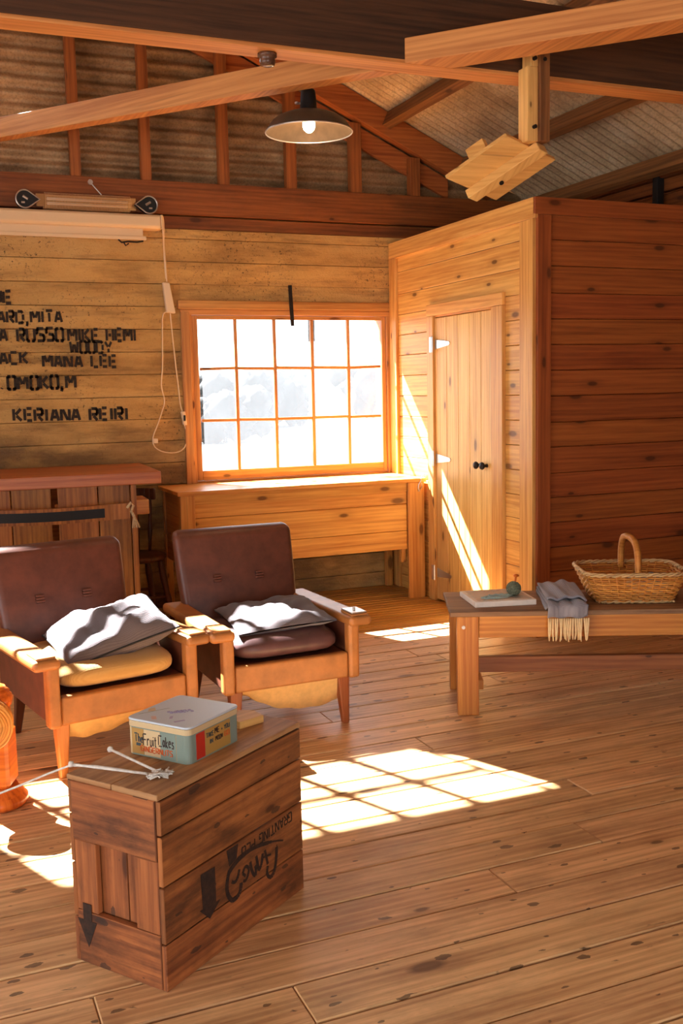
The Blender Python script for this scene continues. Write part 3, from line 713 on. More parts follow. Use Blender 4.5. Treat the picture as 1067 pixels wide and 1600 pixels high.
# wooden chair behind the counter
wc = thing('wooden_chair', 'dark wooden chair with turned spindles, between the counter and the window chest', 'chair', (1.24, 6.42, 0), math.radians(8))
mb = MB(); mb.lathe([(.001, 0), (.19, 0), (.2, .012), (.2, .026), (.185, .034), (.001, .034)], (0, 0, .40), 28, cap=False); smooth_all(mb.build('seat', DARKW, wc))
for sx, sy in ((-1, -1), (1, -1), (-1, 1), (1, 1)):
    mb = MB(); p0 = Vector((sx*.12, sy*.12, .40)); p1 = Vector((sx*.175, sy*.17, .004))
    mb.tube([p0+(p1-p0)*t for t in (0, .15, .3, .5, .62, .8, 1)], [.016, .018, .022, .018, .022, .016, .012], 10); smooth_all(mb.build('leg', DARKW, wc))
for k in range(5):
    a = math.radians(35+k*27.5); p0 = Vector((.165*math.cos(a), .165*math.sin(a), .43)); p1 = Vector((.20*math.cos(a), .22*math.sin(a)+.0, .78))
    mb = MB(); mb.tube([p0+(p1-p0)*t for t in (0, .2, .4, .6, .8, 1)], [.010, .012, .017, .011, .014, .009], 8); smooth_all(mb.build('spindle', DARKW, wc))
mb = MB(); P = [(.205*math.cos(math.radians(a)), .225*math.sin(math.radians(a)), .80) for a in range(25, 156, 10)]
for p, q in zip(P[:-1], P[1:]): mb.bar(p, q, .02, .075)
mb.build('top_rail', DARKW, wc, bevel=.006)
for yy in (-.15, .15): mb = MB(); mb.bar((-.15, yy, .17), (.15, yy, .17), .018, .018); mb.build('stretcher', DARKW, wc, bevel=.004)

# ------------------------------------------------------------------ armchairs
def soft_box(hx, hy, hz, ex=.3, n=18, crown=0.0, noise_amp=0.0, seed=0, pinch=0.0):
    """rounded cushion, superellipsoid"""
    mb = MB(); g = random.Random(seed); ph = [g.uniform(0, 6) for _ in range(8)]
    sg = lambda v, e: math.copysign(abs(v)**e, v)
    def fn(a, b):
        th = (a-.5)*2*math.pi; f = (b-.5)*math.pi
        cf, sf = math.cos(f), math.sin(f); ct_, st = math.cos(th), math.sin(th)
        x = sg(cf, ex*1.6)*sg(ct_, ex); y = sg(cf, ex*1.6)*sg(st, ex); z = sg(sf, .8)
        w = noise_amp*(math.sin(5*x+ph[0]+2*y)*math.sin(4*y+ph[1])+.6*math.sin(9*x-7*y+ph[2])+.4*math.sin(13*y+3*x+ph[3]))
        zz = z*hz+crown*(1-x*x)*(1-y*y)*(1 if z > 0 else .2)+w*(1-max(abs(x), abs(y))**4)*(1 if z > 0 else .3)
        return (x*hx, y*hy, zz)
    mb.grid(fn, n*3, n, us=hx*4, vs_=hy*2); return mb
def pillow(hx, hy, hz, n=26, amp=.008, seed=0):
    mb = MB(); g = random.Random(seed); ph = [g.uniform(0, 6) for _ in range(8)]
    for sgn in (1, -1):
        def fn(a, b):
            u, v = a*2-1, b*2-1
            e = max(0, (1-abs(u)**3.2))**.55*max(0, (1-abs(v)**3.2))**.55
            pu = u*(1-.07*(1-u*u)*0-.06*(1-abs(v)**2)*abs(u)**6*0); edge = 1-.07*(1-v*v) if abs(u) > .6 else 1
            kx = 1-.06*(1-v*v)*abs(u)**3; ky = 1-.06*(1-u*u)*abs(v)**3
            w = amp*(math.sin(4*u+ph[0]+3*v)+.8*math.sin(7*v-3*u+ph[1])+.6*math.sin(11*u+5*v+ph[2])+.4*math.sin(15*v-9*u+ph[3]))*e
            return (u*hx*kx, v*hy*ky, sgn*(hz*e+.003)+w*(1.3 if sgn > 0 else .5)-.02*abs(u)**3*abs(v)**3*0)
        mb.grid(fn, n, n, us=hx*2, vs_=hy*2)
    return mb
def armchair(label, x, y, rz, cushion_mat, cushion_label, sag):
    c = thing('armchair', label, 'armchair', (x, y, 0), rz, 'two matching armchairs')
    mb = MB(); mb.box(-.262, .262, .03, .66, .215, .32); mb.build('seat_base', VBROWN, c, bevel=.01)
    mb = MB(); mb.box(-.256, .256, -.004, .034, .213, .325); mb.build('front_rail', VTAN, c, bevel=.010, seg=3)
    for s in (-1, 1):
        a = MB()
        xi, xo = s*.258, s*.308
        a.box(min(xi, xo), max(xi, xo), -.012, .045, .208, .452)
        ar = a.build('arm', VTAN, c, bevel=.014, seg=3)
        b = MB(); x0, x1 = sorted((s*.256, s*.362))
        z = lambda yy: .480-.012*yy
        b.hexa([(x0, -.03, .438), (x1, -.03, .438), (x1, .745, .425), (x0, .745, .425), (x0, -.03, .482), (x1, -.03, .482), (x1, .745, .470), (x0, .745, .470)])
        b.build('arm_top', VTAN, ar, bevel=.018, seg=4)
        b = MB(); x0, x1 = sorted((s*.272, s*.346)); b.box(x0, x1, -.015, .105, .478, .490); b.build('arm_panel', VTAN, ar, bevel=.004, seg=2)
        b = MB(); x0, x1 = sorted((s*.264, s*.292)); b.box(x0, x1, .04, .70, .214, .445); b.build('side_panel', VBROWN, ar, bevel=.006)
    # back: padded slab, raked
    b = MB(); d = Vector((0, .19, .53)).normalized(); nrm = Vector((0, d.z, -d.y))
    def bk(a, bb):
        return None
    P = []
    for (hw, yb, zb, th) in ((.272, .585, .30, .10), (.288, .655, .56, .11), (.296, .722, .79, .085)):
        P.append([(-hw, yb, zb), (hw, yb, zb), (hw, yb+th, zb+.02), (-hw, yb+th, zb+.02)])
    b.hexa(P[0]+P[1]); b.hexa(P[1]+P[2])
    b.f = [f for f in b.f]; bo = None
    bm = MB(); bm.v = [Vector(p) for r in P for p in r]
    def q(i, j, k, l): bm.face([i, j, k, l], [(bm.v[w].x+3, bm.v[w].z) for w in (i, j, k, l)])
    q(3, 2, 1, 0); q(8, 9, 10, 11)
    for o in (0, 4):
        for k in range(4): q(o+k, o+(k+1) % 4, o+4+(k+1) % 4, o+4+k)
    bo = bm.build('backrest', VBROWN, c, bevel=.032, seg=5, smooth=True, angle=30)
    for s in (-1, 1):
        k = MB()
        for i in range(3): k.box(-.019, .019, -.016, .006, -.017+i*.0125, -.0065+i*.0125)
        kb = k.build('button', VBROWN, bo, bevel=.003)
        kb.location = (s*.105-.01, .655+.002, .575); kb.rotation_euler = (math.radians(-16), 0, 0)
    mb = soft_box(.244, .285, .060, .34, 16, crown=.010, noise_amp=.004, seed=int(x*10))
    for i, v in enumerate(mb.v): mb.v[i] = v+Vector((0, .300, .375))
    cu = mb.build('seat_cushion', cushion_mat, c, smooth=True, weld=.0005); cu['label'] = cushion_label
    for s in (-1, 1):
        l = MB(); p0 = Vector((s*.245, .05, .212)); p1 = Vector((s*.252, .035, 0))
        l.hexa([p1+Vector(k) for k in ((-.015, -.015, 0), (.015, -.015, 0), (.015, .015, 0), (-.015, .015, 0))]+[p0+Vector(k) for k in ((-.028, -.026, 0), (.028, -.026, 0), (.028, .026, 0), (-.028, .026, 0))])
        l.build('leg', LEGW if s < 0 and x < 1 else LEGD, c, bevel=.006)
        l = MB(); p0 = Vector((s*.235, .60, .214)); p1 = Vector((s*.24, .67, 0))
        l.hexa([p1+Vector(k) for k in ((-.013, -.013, 0), (.013, -.013, 0), (.013, .013, 0), (-.013, .013, 0))]+[p0+Vector(k) for k in ((-.024, -.024, 0), (.024, -.024, 0), (.024, .024, 0), (-.024, .024, 0))])
        l.build('leg', DARKW, c, bevel=.005)
    # torn lining sagging under the seat
    mb = MB(); g = random.Random(int(x*100)); ph = g.uniform(0, 6)
    def ln(a, bb):
        u, v = a*2-1, bb
        bag = sag[0]*max(0, 1-abs((u-sag[1])/sag[2])**2.2)*min(1, v/.12)*(1-v)**.8
        rag = .022*(.5+.5*math.sin(9*u+ph)*math.sin(5*u+2))
        return (u*.238, .030+.04*min(1, v/.12)+.48*max(0, v-.12), .212-bag-(.030+rag)*min(1, v/.12)*max(0, 1-v)+.006*math.sin(13*u+8*v+ph)*min(1, v*4))
    mb.grid(ln, 30, 18, us=.5, vs_=.5)
    mb.build('lining', LINING, c, smooth=True, fix=False)['label'] = 'torn pale lining hanging under the seat'
    return c
armchair('brown vinyl armchair with a mustard seat cushion, in front of the plank counter', .690, 3.880, .195, GOLDC, 'mustard cloth seat cushion', (.05, -.5, 1.0, 1.0))
armchair('brown vinyl armchair with a plum seat cushion, in front of the window chest', 1.404, 3.940, .031, PLUM, 'plum vinyl seat cushion', (.115, .35, 1.1, 1.6))
def place(o, loc, rot): o.location = loc; o.rotation_euler = rot
def chair_pt(x, y, rz, p):
    c, s = math.cos(rz), math.sin(rz); return (x+c*p[0]-s*p[1], y+s*p[0]+c*p[1], p[2])
pl = pillow(.235, .195, .075, seed=4, amp=.010); po = pl.build('cushion', GREYC, smooth=True, weld=.0008)
place(po, chair_pt(.690, 3.880, .195, (.040, .25, .487)), (.16, -.25, .195-.12))
pp = MB(); E_ = []
for k in range(120):
    t = k/120*4; sd_ = int(t); f_ = t-sd_; w_ = f_*2-1
    u, v = [(w_, -1), (1, w_), (-w_, 1), (-1, -w_)][sd_]
    E_.append((u*.235*(1-.06*(1-v*v)*abs(u)**3), v*.195*(1-.06*(1-u*u)*abs(v)**3), 0))
pp.tube(E_, .0045, 6, closed=True); smooth_all(pp.build('piping', DARKP, po))['label'] = 'dark piping round the cushion edge'
tag(po, 'plump grey woven cushion slumped on the mustard seat of the left armchair', 'cushion')
pl = pillow(.220, .240, .036, seed=9, amp=.008); po = pl.build('cushion', GREYC, smooth=True, weld=.0008)
place(po, chair_pt(1.404, 3.940, .031, (.03, .30, .455)), (.03, -.06, -.06))
tag(po, 'flat grey cushion lying on the plum seat of the right armchair', 'cushion')
# metal lid lying on the right arm
ax = chair_pt(1.404, 3.940, .031, (.309, .045, .4905))
mb = MB(); mb.box(-.036, .036, -.055, .055, 0, .006); mb.tube([(0, .0, .004), (0, 0, .018)], .006, 10)
mo = mb.build('ashtray_lid', STEEL, bevel=.002); place(mo, ax, (0, 0, .031)); tag(mo, 'small shiny metal ashtray lid on the right arm of the right armchair', 'ashtray')

# ------------------------------------------------------------------ crate, tin, needles
CA = math.atan2(.351, .486)
cr = thing('wooden_crate', 'old wooden bottle crate stood on end as a table, faded black print upside down', 'crate', (.477, 2.31, 0), CA)
L_, D_, H_ = .600, .308, .490                        # local x along the long side, y into depth
mb = MB()
for a, b in ((.0, .12), (.122, .265), (.268, .395), (.397, .486)): mb.box(.0, L_, .0, .014, a+.001, b-.001)
fs = mb.build('side_panel', CRATEW, cr, bevel=.002, seg=1)
mb = MB()
for a, b in ((.0, .12), (.122, .265), (.268, .395), (.397, .486)): mb.box(.0, L_, D_-.014, D_, a+.001, b-.001)
mb.build('side_panel', CRATEW, cr, bevel=.002, seg=1)
for x0, x1, xs in ((.0, .018, 1), (L_-.018, L_, 0)):
    mb = MB(); e0, e1 = .0145, D_-.0145
    for bb in ((x0-.004, x1, e0, e1, .333, .486), (x0-.002, x1, e0, e1, .002, .142), (x0, x1, e0, .092, .143, .330), (x0, x1, .222, e1, .143, .330)):
        mb = MB(); mb.box(*bb); mb.build('end_board', CRATEW, cr, bevel=.002, seg=1)
mb = MB(); mb.box(.022, .034, .085, .134, .135, .335); mb.box(.022, .034, .138, .228, .135, .335); mb.build('inner_slat', CRATEW, cr, bevel=.002)
mb = MB(); mb.box(-.006, L_+.004, .002, .150, .487, .503); mb.box(-.004, L_+.004, .154, D_-.002, .487, .501); mb.build('top_board', CRTOP, cr, bevel=.003)
mb = MB(); mb.box(.02, L_-.02, .02, D_-.02, .004, .016); mb.build('bottom_board', CRATEW, cr)
FP = (lambda u, v: Vector((u, -.0006, v)), Vector((0, -1, 0)))
mb = MB()
def poly_stroke(pts, w, fr=FP):
    for i in range(len(pts)-1):
        ww = w if not isinstance(w, (list, tuple)) else (w[i]+w[i+1])/2
        stroke_quads(mb, [pts[i], pts[i+1]], ww, fr, .0008)
def bez(p0, p1, p2, n=8): return [((1-t)**2*p0[0]+2*t*(1-t)*p1[0]+t*t*p2[0], (1-t)**2*p0[1]+2*t*(1-t)*p1[1]+t*t*p2[1]) for t in [i/n for i in range(n+1)]]
# arrow
mb.prism([FP[0](*p) for p in ((.138, .243), (.195, .241), (.195, .145), (.212, .145), (.168, .112), (.130, .150), (.142, .150))], Vector((0, -.0008, 0)))
# script word and its swash, as it stands on the crate
poly_stroke(bez((.254, .205), (.225, .150), (.262, .118))+bez((.262, .118), (.300, .112), (.302, .150))[1:], .013)
poly_stroke(bez((.262, .170), (.285, .150), (.296, .190)), .009)
poly_stroke(bez((.252, .200), (.300, .232), (.380, .220))+bez((.380, .220), (.45, .208), (.500, .188))[1:], [.014]*6+[.011]*6+[.005]*6)
poly_stroke(bez((.312, .150), (.330, .140), (.338, .172))+bez((.338, .172), (.325, .200), (.310, .172))[1:]+[(.322, .160)], .008)
poly_stroke(bez((.345, .190), (.350, .150), (.366, .142))+bez((.366, .142), (.372, .160), (.366, .170))[1:], .010)
poly_stroke([(.372, .195), (.382, .150)]+bez((.382, .150), (.398, .158), (.402, .190))[1:], .010)
poly_stroke([(.412, .195), (.424, .150)], .009); poly_stroke([(.404, .178), (.440, .172)], .006)
poly_stroke([(.470, .182)]+bez((.468, .182), (.462, .100), (.432, .108)), .012); poly_stroke(bez((.432, .108), (.412, .120), (.424, .145)), .010)
# small printed line, standing on its head
FT = (lambda u, v: Vector((.545-u, -.0006, .2565-.0135*(u)/.25-v)), Vector((0, -1, 0)))
write(mb, 'GRANTING PLU', FT, .026, .235, .8)
mb.prism([FP[0](*p) for p in ((.245, .262), (.295, .262), (.285, .225), (.255, .215))], Vector((0, -.0008, 0)))
mb.build('printed_lettering', CRPAINT, fs)['label'] = 'faded black script and arrow printed upside down'
mb = MB(); FE = lambda u, v: Vector((-.0025, u, v))
mb.prism([FE(.243, .165), FE(.272, .165), FE(.272, .120), FE(.292, .120), FE(.258, .048), FE(.226, .120), FE(.243, .120)], Vector((-.0008, 0, 0)))
mb.build('printed_arrow', CRPAINT, cr)['label'] = 'faded black arrow on the crate end'

tinM = {k: plain('tin_'+k, c, .38, spec=.5) for k, c in dict(teal=(124, 138, 126), cream=(206, 178, 134), ochre=(178, 134, 66), red=(186, 46, 32), lid=(196, 206, 214), ink=(60, 40, 38), inkb=(50, 66, 72), orange=(206, 96, 44), lilac=(160, 150, 186), pink=(214, 176, 164)).items()}
tn = thing('biscuit_tin', 'square printed biscuit tin with a pale lid, standing on the old crate', 'tin', (.5905, 2.465, .5035), CA+.02)
TW, TD, TH = .218, .205, .098
def rrect(hx0, hx1, hy0, hy1, r, z, n=5):
    P = []
    for cx, cy, a0 in ((hx1-r, hy0+r, -90), (hx1-r, hy1-r, 0), (hx0+r, hy1-r, 90), (hx0+r, hy0+r, 180)):
        for i in range(n+1):
            a = math.radians(a0+90*i/n); P.append((cx+r*math.cos(a), cy+r*math.sin(a), z))
    return P
mb = MB(); mb.prism(rrect(0, TW, 0, TD, .016, 0), (0, 0, TH-.012)); mb.build('tin_body', tinM['teal'], tn)
mb = MB(); mb.prism(rrect(-.002, TW+.002, -.002, TD+.002, .018, TH-.022), (0, 0, .016)); mb.build('lid_rim', tinM['cream'], tn, bevel=.002)
mb = MB(); mb.prism(rrect(-.003, TW+.003, -.003, TD+.003, .019, TH-.0055), (0, 0, .006)); ld = mb.build('lid', tinM['lid'], tn, bevel=.003, seg=3)
def patch(name, mat, pts, ext, par=tn):
    m_ = MB(); m_.prism(pts, ext); return m_.build(name, mat, par)
ex = Vector((0, -.0005, 0)); zt = TH-.025
# right-hand side (local y = 0): red, ochre, teal
patch('printed_band', tinM['red'], [(.030, 0, .004), (.066, 0, .004), (.066, 0, zt), (.030, 0, zt)], ex)
patch('printed_band', tinM['ochre'], [(.067, 0, .004), (.176, 0, .004), (.176, 0, zt), (.067, 0, zt)], ex)
exx = Vector((-.0005, 0, 0))
# left-hand side (local x = 0)
for a, b, k in ((.190, .150, 'ochre'), (.149, .094, 'cream'), (.093, .042, 'teal'), (.0415, .0405, 'cream')):
    patch('printed_band', tinM[k], [(0, a, .004), (0, b, .004), (0, b, zt), (0, a, zt)], exx)
patch('printed_band', tinM['cream'], [(0, .196, .002), (0, .1905, .002), (0, .1905, zt+.002), (0, .196, zt+.002)], exx)
lowerc = {'h': [[(0, 0), (0, 6)], [(0, 2.6), (1.4, 3.6), (2.4, 2.8), (2.4, 0)]], 'e': [[(.2, 2), (2.6, 2.2), (2.2, 3.6), (.8, 3.6), (0, 2), (.6, .2), (2.4, .3)]],
    'r': [[(0, 0), (0, 3.6)], [(0, 2.4), (1.2, 3.6), (2.2, 3.3)]], 'u': [[(0, 3.6), (0, .8), (1, 0), (2.4, .8), (2.4, 3.6)]], 'i': [[(.3, 0), (.3, 3.4)], [(.3, 4.6), (.3, 5)]],
    't': [[(.9, 5.4), (.9, .6), (1.8, 0)], [(0, 3.6), (2, 3.8)]], 'a': [[(2.4, 3.4), (.8, 3.6), (0, 1.8), (.8, 0), (2.4, 1.4)], [(2.4, 3.6), (2.4, 0)]], 'k': [[(0, 0), (0, 6)], [(2.2, 3.6), (.2, 1.8), (2.4, 0)]],
    's': [[(2.2, 3.4), (.6, 3.6), (.3, 2.4), (2.2, 1.4), (1.8, .1), (0, .2)]], '+': [[(0, 2), (3, 2)], [(1.5, .5), (1.5, 3.5)]]}
GL.update(lowerc)
def tin_text(t, y0, z0, h, w, mat, sw=.7):
    m_ = MB(); f2 = (lambda u, v: Vector((-.0006, y0-u, z0+v)), Vector((-1, 0, 0))); write(m_, t, f2, h, w, sw, 3); m_.build('tin_lettering', mat, tn)
def tin_text2(t, x0, z0, h, w, mat, sw=.7):
    m_ = MB(); f2 = (lambda u, v: Vector((x0+u, -.0006, z0+v)), Vector((0, -1, 0))); write(m_, t, f2, h, w, sw, 3); m_.build('tin_lettering', mat, tn)
tin_text('The', .180, .037, .022, .026, tinM['inkb'], .9)
patch('printed_band', tinM['inkb'], [(0, .176, .026), (0, .160, .026), (0, .160, .034), (0, .176, .034)], Vector((-.0007, 0, 0)))
tin_text('Fruit', .151, .031, .030, .044, tinM['ink'], .6); tin_text('Cakes', .099, .036, .028, .050, tinM['ink'], .6)
tin_text('GINGERNUTS', .160, .014, .014, .106, tinM['orange'], 1.0)
tin_text2('TAKE', .072, .050, .012, .030, tinM['inkb'], .9); tin_text2('ME', .108, .052, .014, .018, tinM['ink'], .9); tin_text2('+ YOU', .136, .052, .011, .036, tinM['inkb'], .9)
tin_text2('IN', .086, .031, .011, .012, tinM['inkb'], .9); tin_text2('MOON', .110, .032, .011, .030, tinM['ink'], .9); tin_text2('GO', .150, .032, .012, .020, tinM['orange'], .9)
def lid_patch(mat, pts): patch('printed_patch', tinM[mat], [(a, b, TH+.0004) for a, b in pts], Vector((0, 0, .0004)), tn)
lid_patch('lilac', [(.020, .060), (.045, .045), (.050, .052), (.025, .068)]); lid_patch('lilac', [(.036, .092), (.042, .086), (.060, .098), (.054, .104)])
lid_patch('pink', [(.012, .130), (.020, .120), (.040, .140), (.032, .150)]); lid_patch('cream', [(.060, .185), (.075, .170), (.095, .190), (.080, .198)])
lid_patch('teal', [(.030, .195), (.034, .190), (.110, .150), (.106, .155)])
m_ = MB(); f2 = (lambda u, v: Vector((.072+u*.75+v*.3, .118-u*.72+v*.75, TH+.0006)), Vector((0, 0, 1))); write(m_, 'SWEETS', f2, .022, .06, .9, 2); m_.build('tin_lettering', tinM['lilac'], tn)

mb = MB(); mb.prism([(0, 0, 0), (.085, -.01, 0), (.10, .045, 0), (.075, .085, 0), (.0, .08, 0)], (0, 0, .022))
bo = mb.build('wooden_block', PLY, bevel=.002); place(bo, (.79, 2.675, .5035), (0, 0, CA-.15)); tag(bo, 'small pale offcut block of wood lying behind the biscuit tin', 'block')
mb = MB(); a = Vector((.415, 2.602, .530)); b = Vector((.515, 2.405, .512))
mb.tube([a, b], .0035, 8); mb.lathe([(.0001, -.008), (.006, -.006), (.0085, 0), (.006, .006), (.0001, .008)], a, 12)
tag(smooth_all(mb.build('knitting_needle', YARNW)), 'white knitting needle with its knob raised, lying on the crate nearest the tin', 'knitting needle', 'knitting needles on the crate')
mb = MB(); a = Vector((.306, 2.537, .530)); b = Vector((.502, 2.422, .5085))
mb.tube([a, b], .0035, 8); mb.lathe([(.0001, -.008), (.006, -.006), (.0075, 0), (.006, .006), (.0001, .008)], a, 12)
tag(smooth_all(mb.build('knitting_needle', YARNW)), 'white knitting needle overhanging the left end of the crate', 'knitting needle', 'knitting needles on the crate')
mb = MB(); g = random.Random(5)
for k in range(14):
    c = Vector((.480+.045*g.random(), 2.432-.028*g.random(), .507)); c.x += 0; P = []
    for i in range(7): P.append(c+Vector((g.uniform(-.016, .016), g.uniform(-.012, .012), g.uniform(0, .013))))
    mb.tube(P, .0022, 5)
tag(smooth_all(mb.build('knitting', YARNW)), 'small tangle of white knitting where the two needles cross on the crate', 'knitting')
mb = MB()
Pn = [(.47, 2.44, .512), (.42, 2.50, .510), (.37, 2.555, .508), (.31, 2.60, .504), (.26, 2.62, .485), (.19, 2.66, .45), (.08, 2.72, .40), (-.1, 2.8, .34)]
mb.tube(Pn, .003, 6); tag(smooth_all(mb.build('yarn_strand', YARNW)), 'loose strand of white yarn running left off the crate', 'yarn')

# ------------------------------------------------------------------ low bench on the right
BA = math.radians(-24); BH = .47
bn = thing('low_bench', 'low wooden bench with a weathered plank top and amber legs, in front of the cabin', 'bench', (2.108, 3.849, 0), BA)
BL, BD = 1.75, .455
mb = MB(); mb.box(0, BL, .0, .225, BH-.022, BH); mb.box(0.004, BL, .229, BD, BH-.022, BH-.001); mb.build('top_plank', BENCHT, bn, bevel=.003)
for x in (.03, BL-.125):
    for y, d in ((.008, .045), (BD-.055, .045)):
        mb = MB(); mb.box(x, x+.095, y, y+d, 0, BH-.022); lg = mb.build('leg', BENCHW, bn, bevel=.004)
        if y < .1 and x < 1:
            mb = MB(); mb.tube([(x+.028, y-.003, .400), (x+.028, y+.002, .400)], .008, 14); mb.tube([(x+.028, y-.006, .400), (x+.028, y+.0, .400)], .0045, 6); mb.build('bolt', STEEL, lg)
for y in (.016, BD-.04):
    mb = MB(); mb.box(.126, BL-.126, y, y+.024, .350, BH-.022); mb.build('apron', BENCHW, bn, bevel=.003)
for x in (.128, BL-.15):
    mb = MB(); mb.box(x-.01, x+.022, .05, BD-.058, .105, .150); mb.build('end_rail', BENCHW, bn, bevel=.003); mb = MB(); mb.box(x-.04, x, .05, BD-.056, .36, BH-.024); mb.build('end_rail', BENCHW, bn, bevel=.003)
mb = MB(); mb.box(.115, BL-.115, .17, .205, .150, .222); mb.build('stretcher', BENCHD, bn, bevel=.003)
mb = MB(); rot = Matrix.Rotation(math.pi/2, 3, 'X'); mb.lathe([(.022, 0), (.024, .004), (.012, .01), (.012, .02), (.018, .028), (.0001, .032)], (1.055, .016, .40), 18, rot); smooth_all(mb.build('knob', BLACKM, bn))
def bpt(u, v, z): return (2.108+math.cos(BA)*u-math.sin(BA)*v, 3.849+math.sin(BA)*u+math.cos(BA)*v, z)
# tray with a picture on it
tr = thing('picture_tray', 'pale flat tray with a faded printed picture, at the left end of the low bench', 'tray', bpt(.118, .082, BH), BA+.17)
TRW = plain('tray_white', (236, 220, 202), .55, var=.06, vs_=20); TRS = plain('tray_edge', (196, 160, 128), .6)
def picmat():
    m, nt, bs = newmat('faded_picture'); tc = N(nt, 'ShaderNodeTexCoord').outputs['Object']
    n = noise(nt, tc, 22, 5, .65, .8); n2 = noise(nt, tc, 9, 3, .5)
    c = ramp(nt, n, [(.36, lin((150, 160, 158))), (.48, lin((198, 176, 150))), (.58, lin((206, 182, 158))), (.7, lin((190, 140, 110)))])
    c = mixc(nt, ramp(nt, n2, [(.5, (0, 0, 0)), (.62, (.7, .7, .7))]), c, lin((208, 190, 170)))
    nt.links.new(c, bs.inputs['Base Color']); bs.inputs['Roughness'].default_value = .45; return m
mb = MB(); mb.box(0, .285, 0, .265, 0, .026); mb.build('tray_base', TRW, tr, bevel=.004)
mb = MB(); mb.box(.018, .268, .02, .245, .026, .0275); mb.build('picture', picmat(), tr)
yb = thing('yarn_ball', 'small green-grey ball of yarn with a wooden spindle, on the picture tray', 'yarn', bpt(.308, .215, .4985), 0)
YG = plain('green_yarn', (126, 130, 104), .9, var=.3, vs_=120); YG2 = plain('aqua_yarn', (170, 192, 186), .9)
mb = MB(); g = random.Random(8)
mb.lathe([(.0001, -.030), (.018, -.026), (.028, -.013), (.032, 0), (.028, .014), (.018, .026), (.0001, .03)], (0, 0, .031), 20)
for k in range(12):
    r = .0325; ax_ = Vector((g.uniform(-1, 1), g.uniform(-1, 1), g.uniform(-1, 1))).normalized(); b = ax_.orthogonal().normalized(); c = ax_.cross(b)
    mb.tube([Vector((0, 0, .031))+(b*math.cos(t*6.283/18)+c*math.sin(t*6.283/18))*r for t in range(18)], .0022, 5, closed=True)
smooth_all(mb.build('ball', YG, yb))
mb = MB(); mb.tube([(.005, 0, .05), (.012, 0, .085)], .005, 8); mb.lathe([(.0001, 0), (.012, .003), (.013, .009), (.006, .014), (.0001, .015)], (.013, 0, .082), 14); smooth_all(mb.build('spindle', REDW, yb))
mb = MB(); P = []
for i in range(70):
    a = i*.45; r = .05+.022*math.sin(i*1.7); P.append((-.085+1.2*r*math.cos(a), .0+.55*r*math.sin(a), -.001+.004*(i % 3 == 0)+.003))
mb.tube(P, .0022, 5); smooth_all(mb.build('loose_yarn', YG2, yb))['label'] = 'loose aqua loops of yarn'
# scarf
sc = thing('folded_scarf', 'folded blue-grey wool scarf with cream fringe hanging over the bench front', 'scarf', bpt(.415, 0, BH), BA)
mb = MB(); g = random.Random(12)
def scarf_layer(z0, y0, y1, xo, sh, ph, dropto=None):
    m_ = MB()
    def fn(a, b):
        x = xo+.175*a+sh*b; yy = y0+(y1-y0)*b
        w = .006*math.sin(8*a+ph)*math.sin(5*b+ph)+.005*math.sin(17*a+3*b)+.010*math.sin(math.pi*a)**.5
        z = z0+w
        if yy < -.006:
            dz = -(yy+.006); yy = -.014-.006*math.sin(10*a+ph)-.02*dz; z = z0-dz+.004*math.sin(14*a)
        return (x, yy, z)
    m_.grid(fn, 26, 40, us=.18, vs_=.5); return m_
for z0, y0, y1, xo, sh, ph in ((.006, .01, .43, .0, .03, 0), (.022, -.055, .42, .006, .025, 1.3), (.040, .04, .40, .012, .02, 2.2)):
    m_ = scarf_layer(z0, y0, y1, xo, sh, ph); o = m_.build('scarf_fold', TWOOL, sc, smooth=True, fix=False)
    md = o.modifiers.new('thick', 'SOLIDIFY'); md.thickness = .010; md.offset = 0
mb = MB()
for k in range(19):
    x = .012+.172*k/18; g1, g2 = g.uniform(-.006, .006), g.uniform(-.012, .012)
    P = [(x, -.018, -.030), (x+g1*.5, -.021, -.062), (x+g1, -.022, -.095), (x+g1+g2*.4, -.021, -.122-g.random()*.012)]
    mb.tube(P, [.0042, .0048, .0046, .003], 6)
smooth_all(mb.build('fringe', FRINGE, sc))['label'] = 'cream tassel fringe'
# basket
bk = thing('wicker_basket', 'open wicker basket with a cane-wrapped hoop handle, at the right of the low bench', 'basket', bpt(.845, .265, BH), BA)
def bring(t, z):            # ring at fraction z of the height
    hx = .172+.058*z; hy = .145+.040*z; e = .34
    c, s = math.cos(t), math.sin(t)
    return Vector((hx*math.copysign(abs(c)**e, c), hy*math.copysign(abs(s)**e, s), .006+.128*z))
def ringpts(n):               # evenly spaced by arc length
    Q = [bring(i/2000*2*math.pi, .5) for i in range(2000)]; L = [0]
    for a, b in zip(Q, Q[1:]+Q[:1]): L.append(L[-1]+(b-a).length)
    out = []; k = 0
    for i in range(n):
        t = L[-1]*i/n
        while L[k+1] < t: k += 1
        out.append((k+(t-L[k])/max(1e-9, L[k+1]-L[k]))/2000*2*math.pi)
    return out
NS = 44; T4 = ringpts(NS*4)
mb = MB(); rows = 13
for r_ in range(rows):
    z = (r_+.6)/rows; P = []
    for i, t in enumerate(T4):
        p = bring(t, z); n_ = Vector((p.x, p.y, 0)).normalized(); P.append(p+n_*.0042*math.sin(math.pi*i/4+math.pi*r_+.4)*1.0)
    mb.tube(P, .0042, 6, closed=True)
smooth_all(mb.build('weave', WICK, bk))
mb = MB()
for i in range(NS): t = T4[i*4]; mb.tube([bring(t, 0), bring(t, .5), bring(t, 1.0)], .0032, 6)
smooth_all(mb.build('stakes', WICK, bk))
mb = MB()
for ph in range(3):
    P = []
    for i, t in enumerate(T4):
        p = bring(t, 1.02); n_ = Vector((p.x, p.y, 0)).normalized(); a = i*.55+ph*2.09; P.append(p+n_*.006*math.cos(a)+Vector((0, 0, .006*math.sin(a))))
    mb.tube(P, .0046, 6, closed=True)
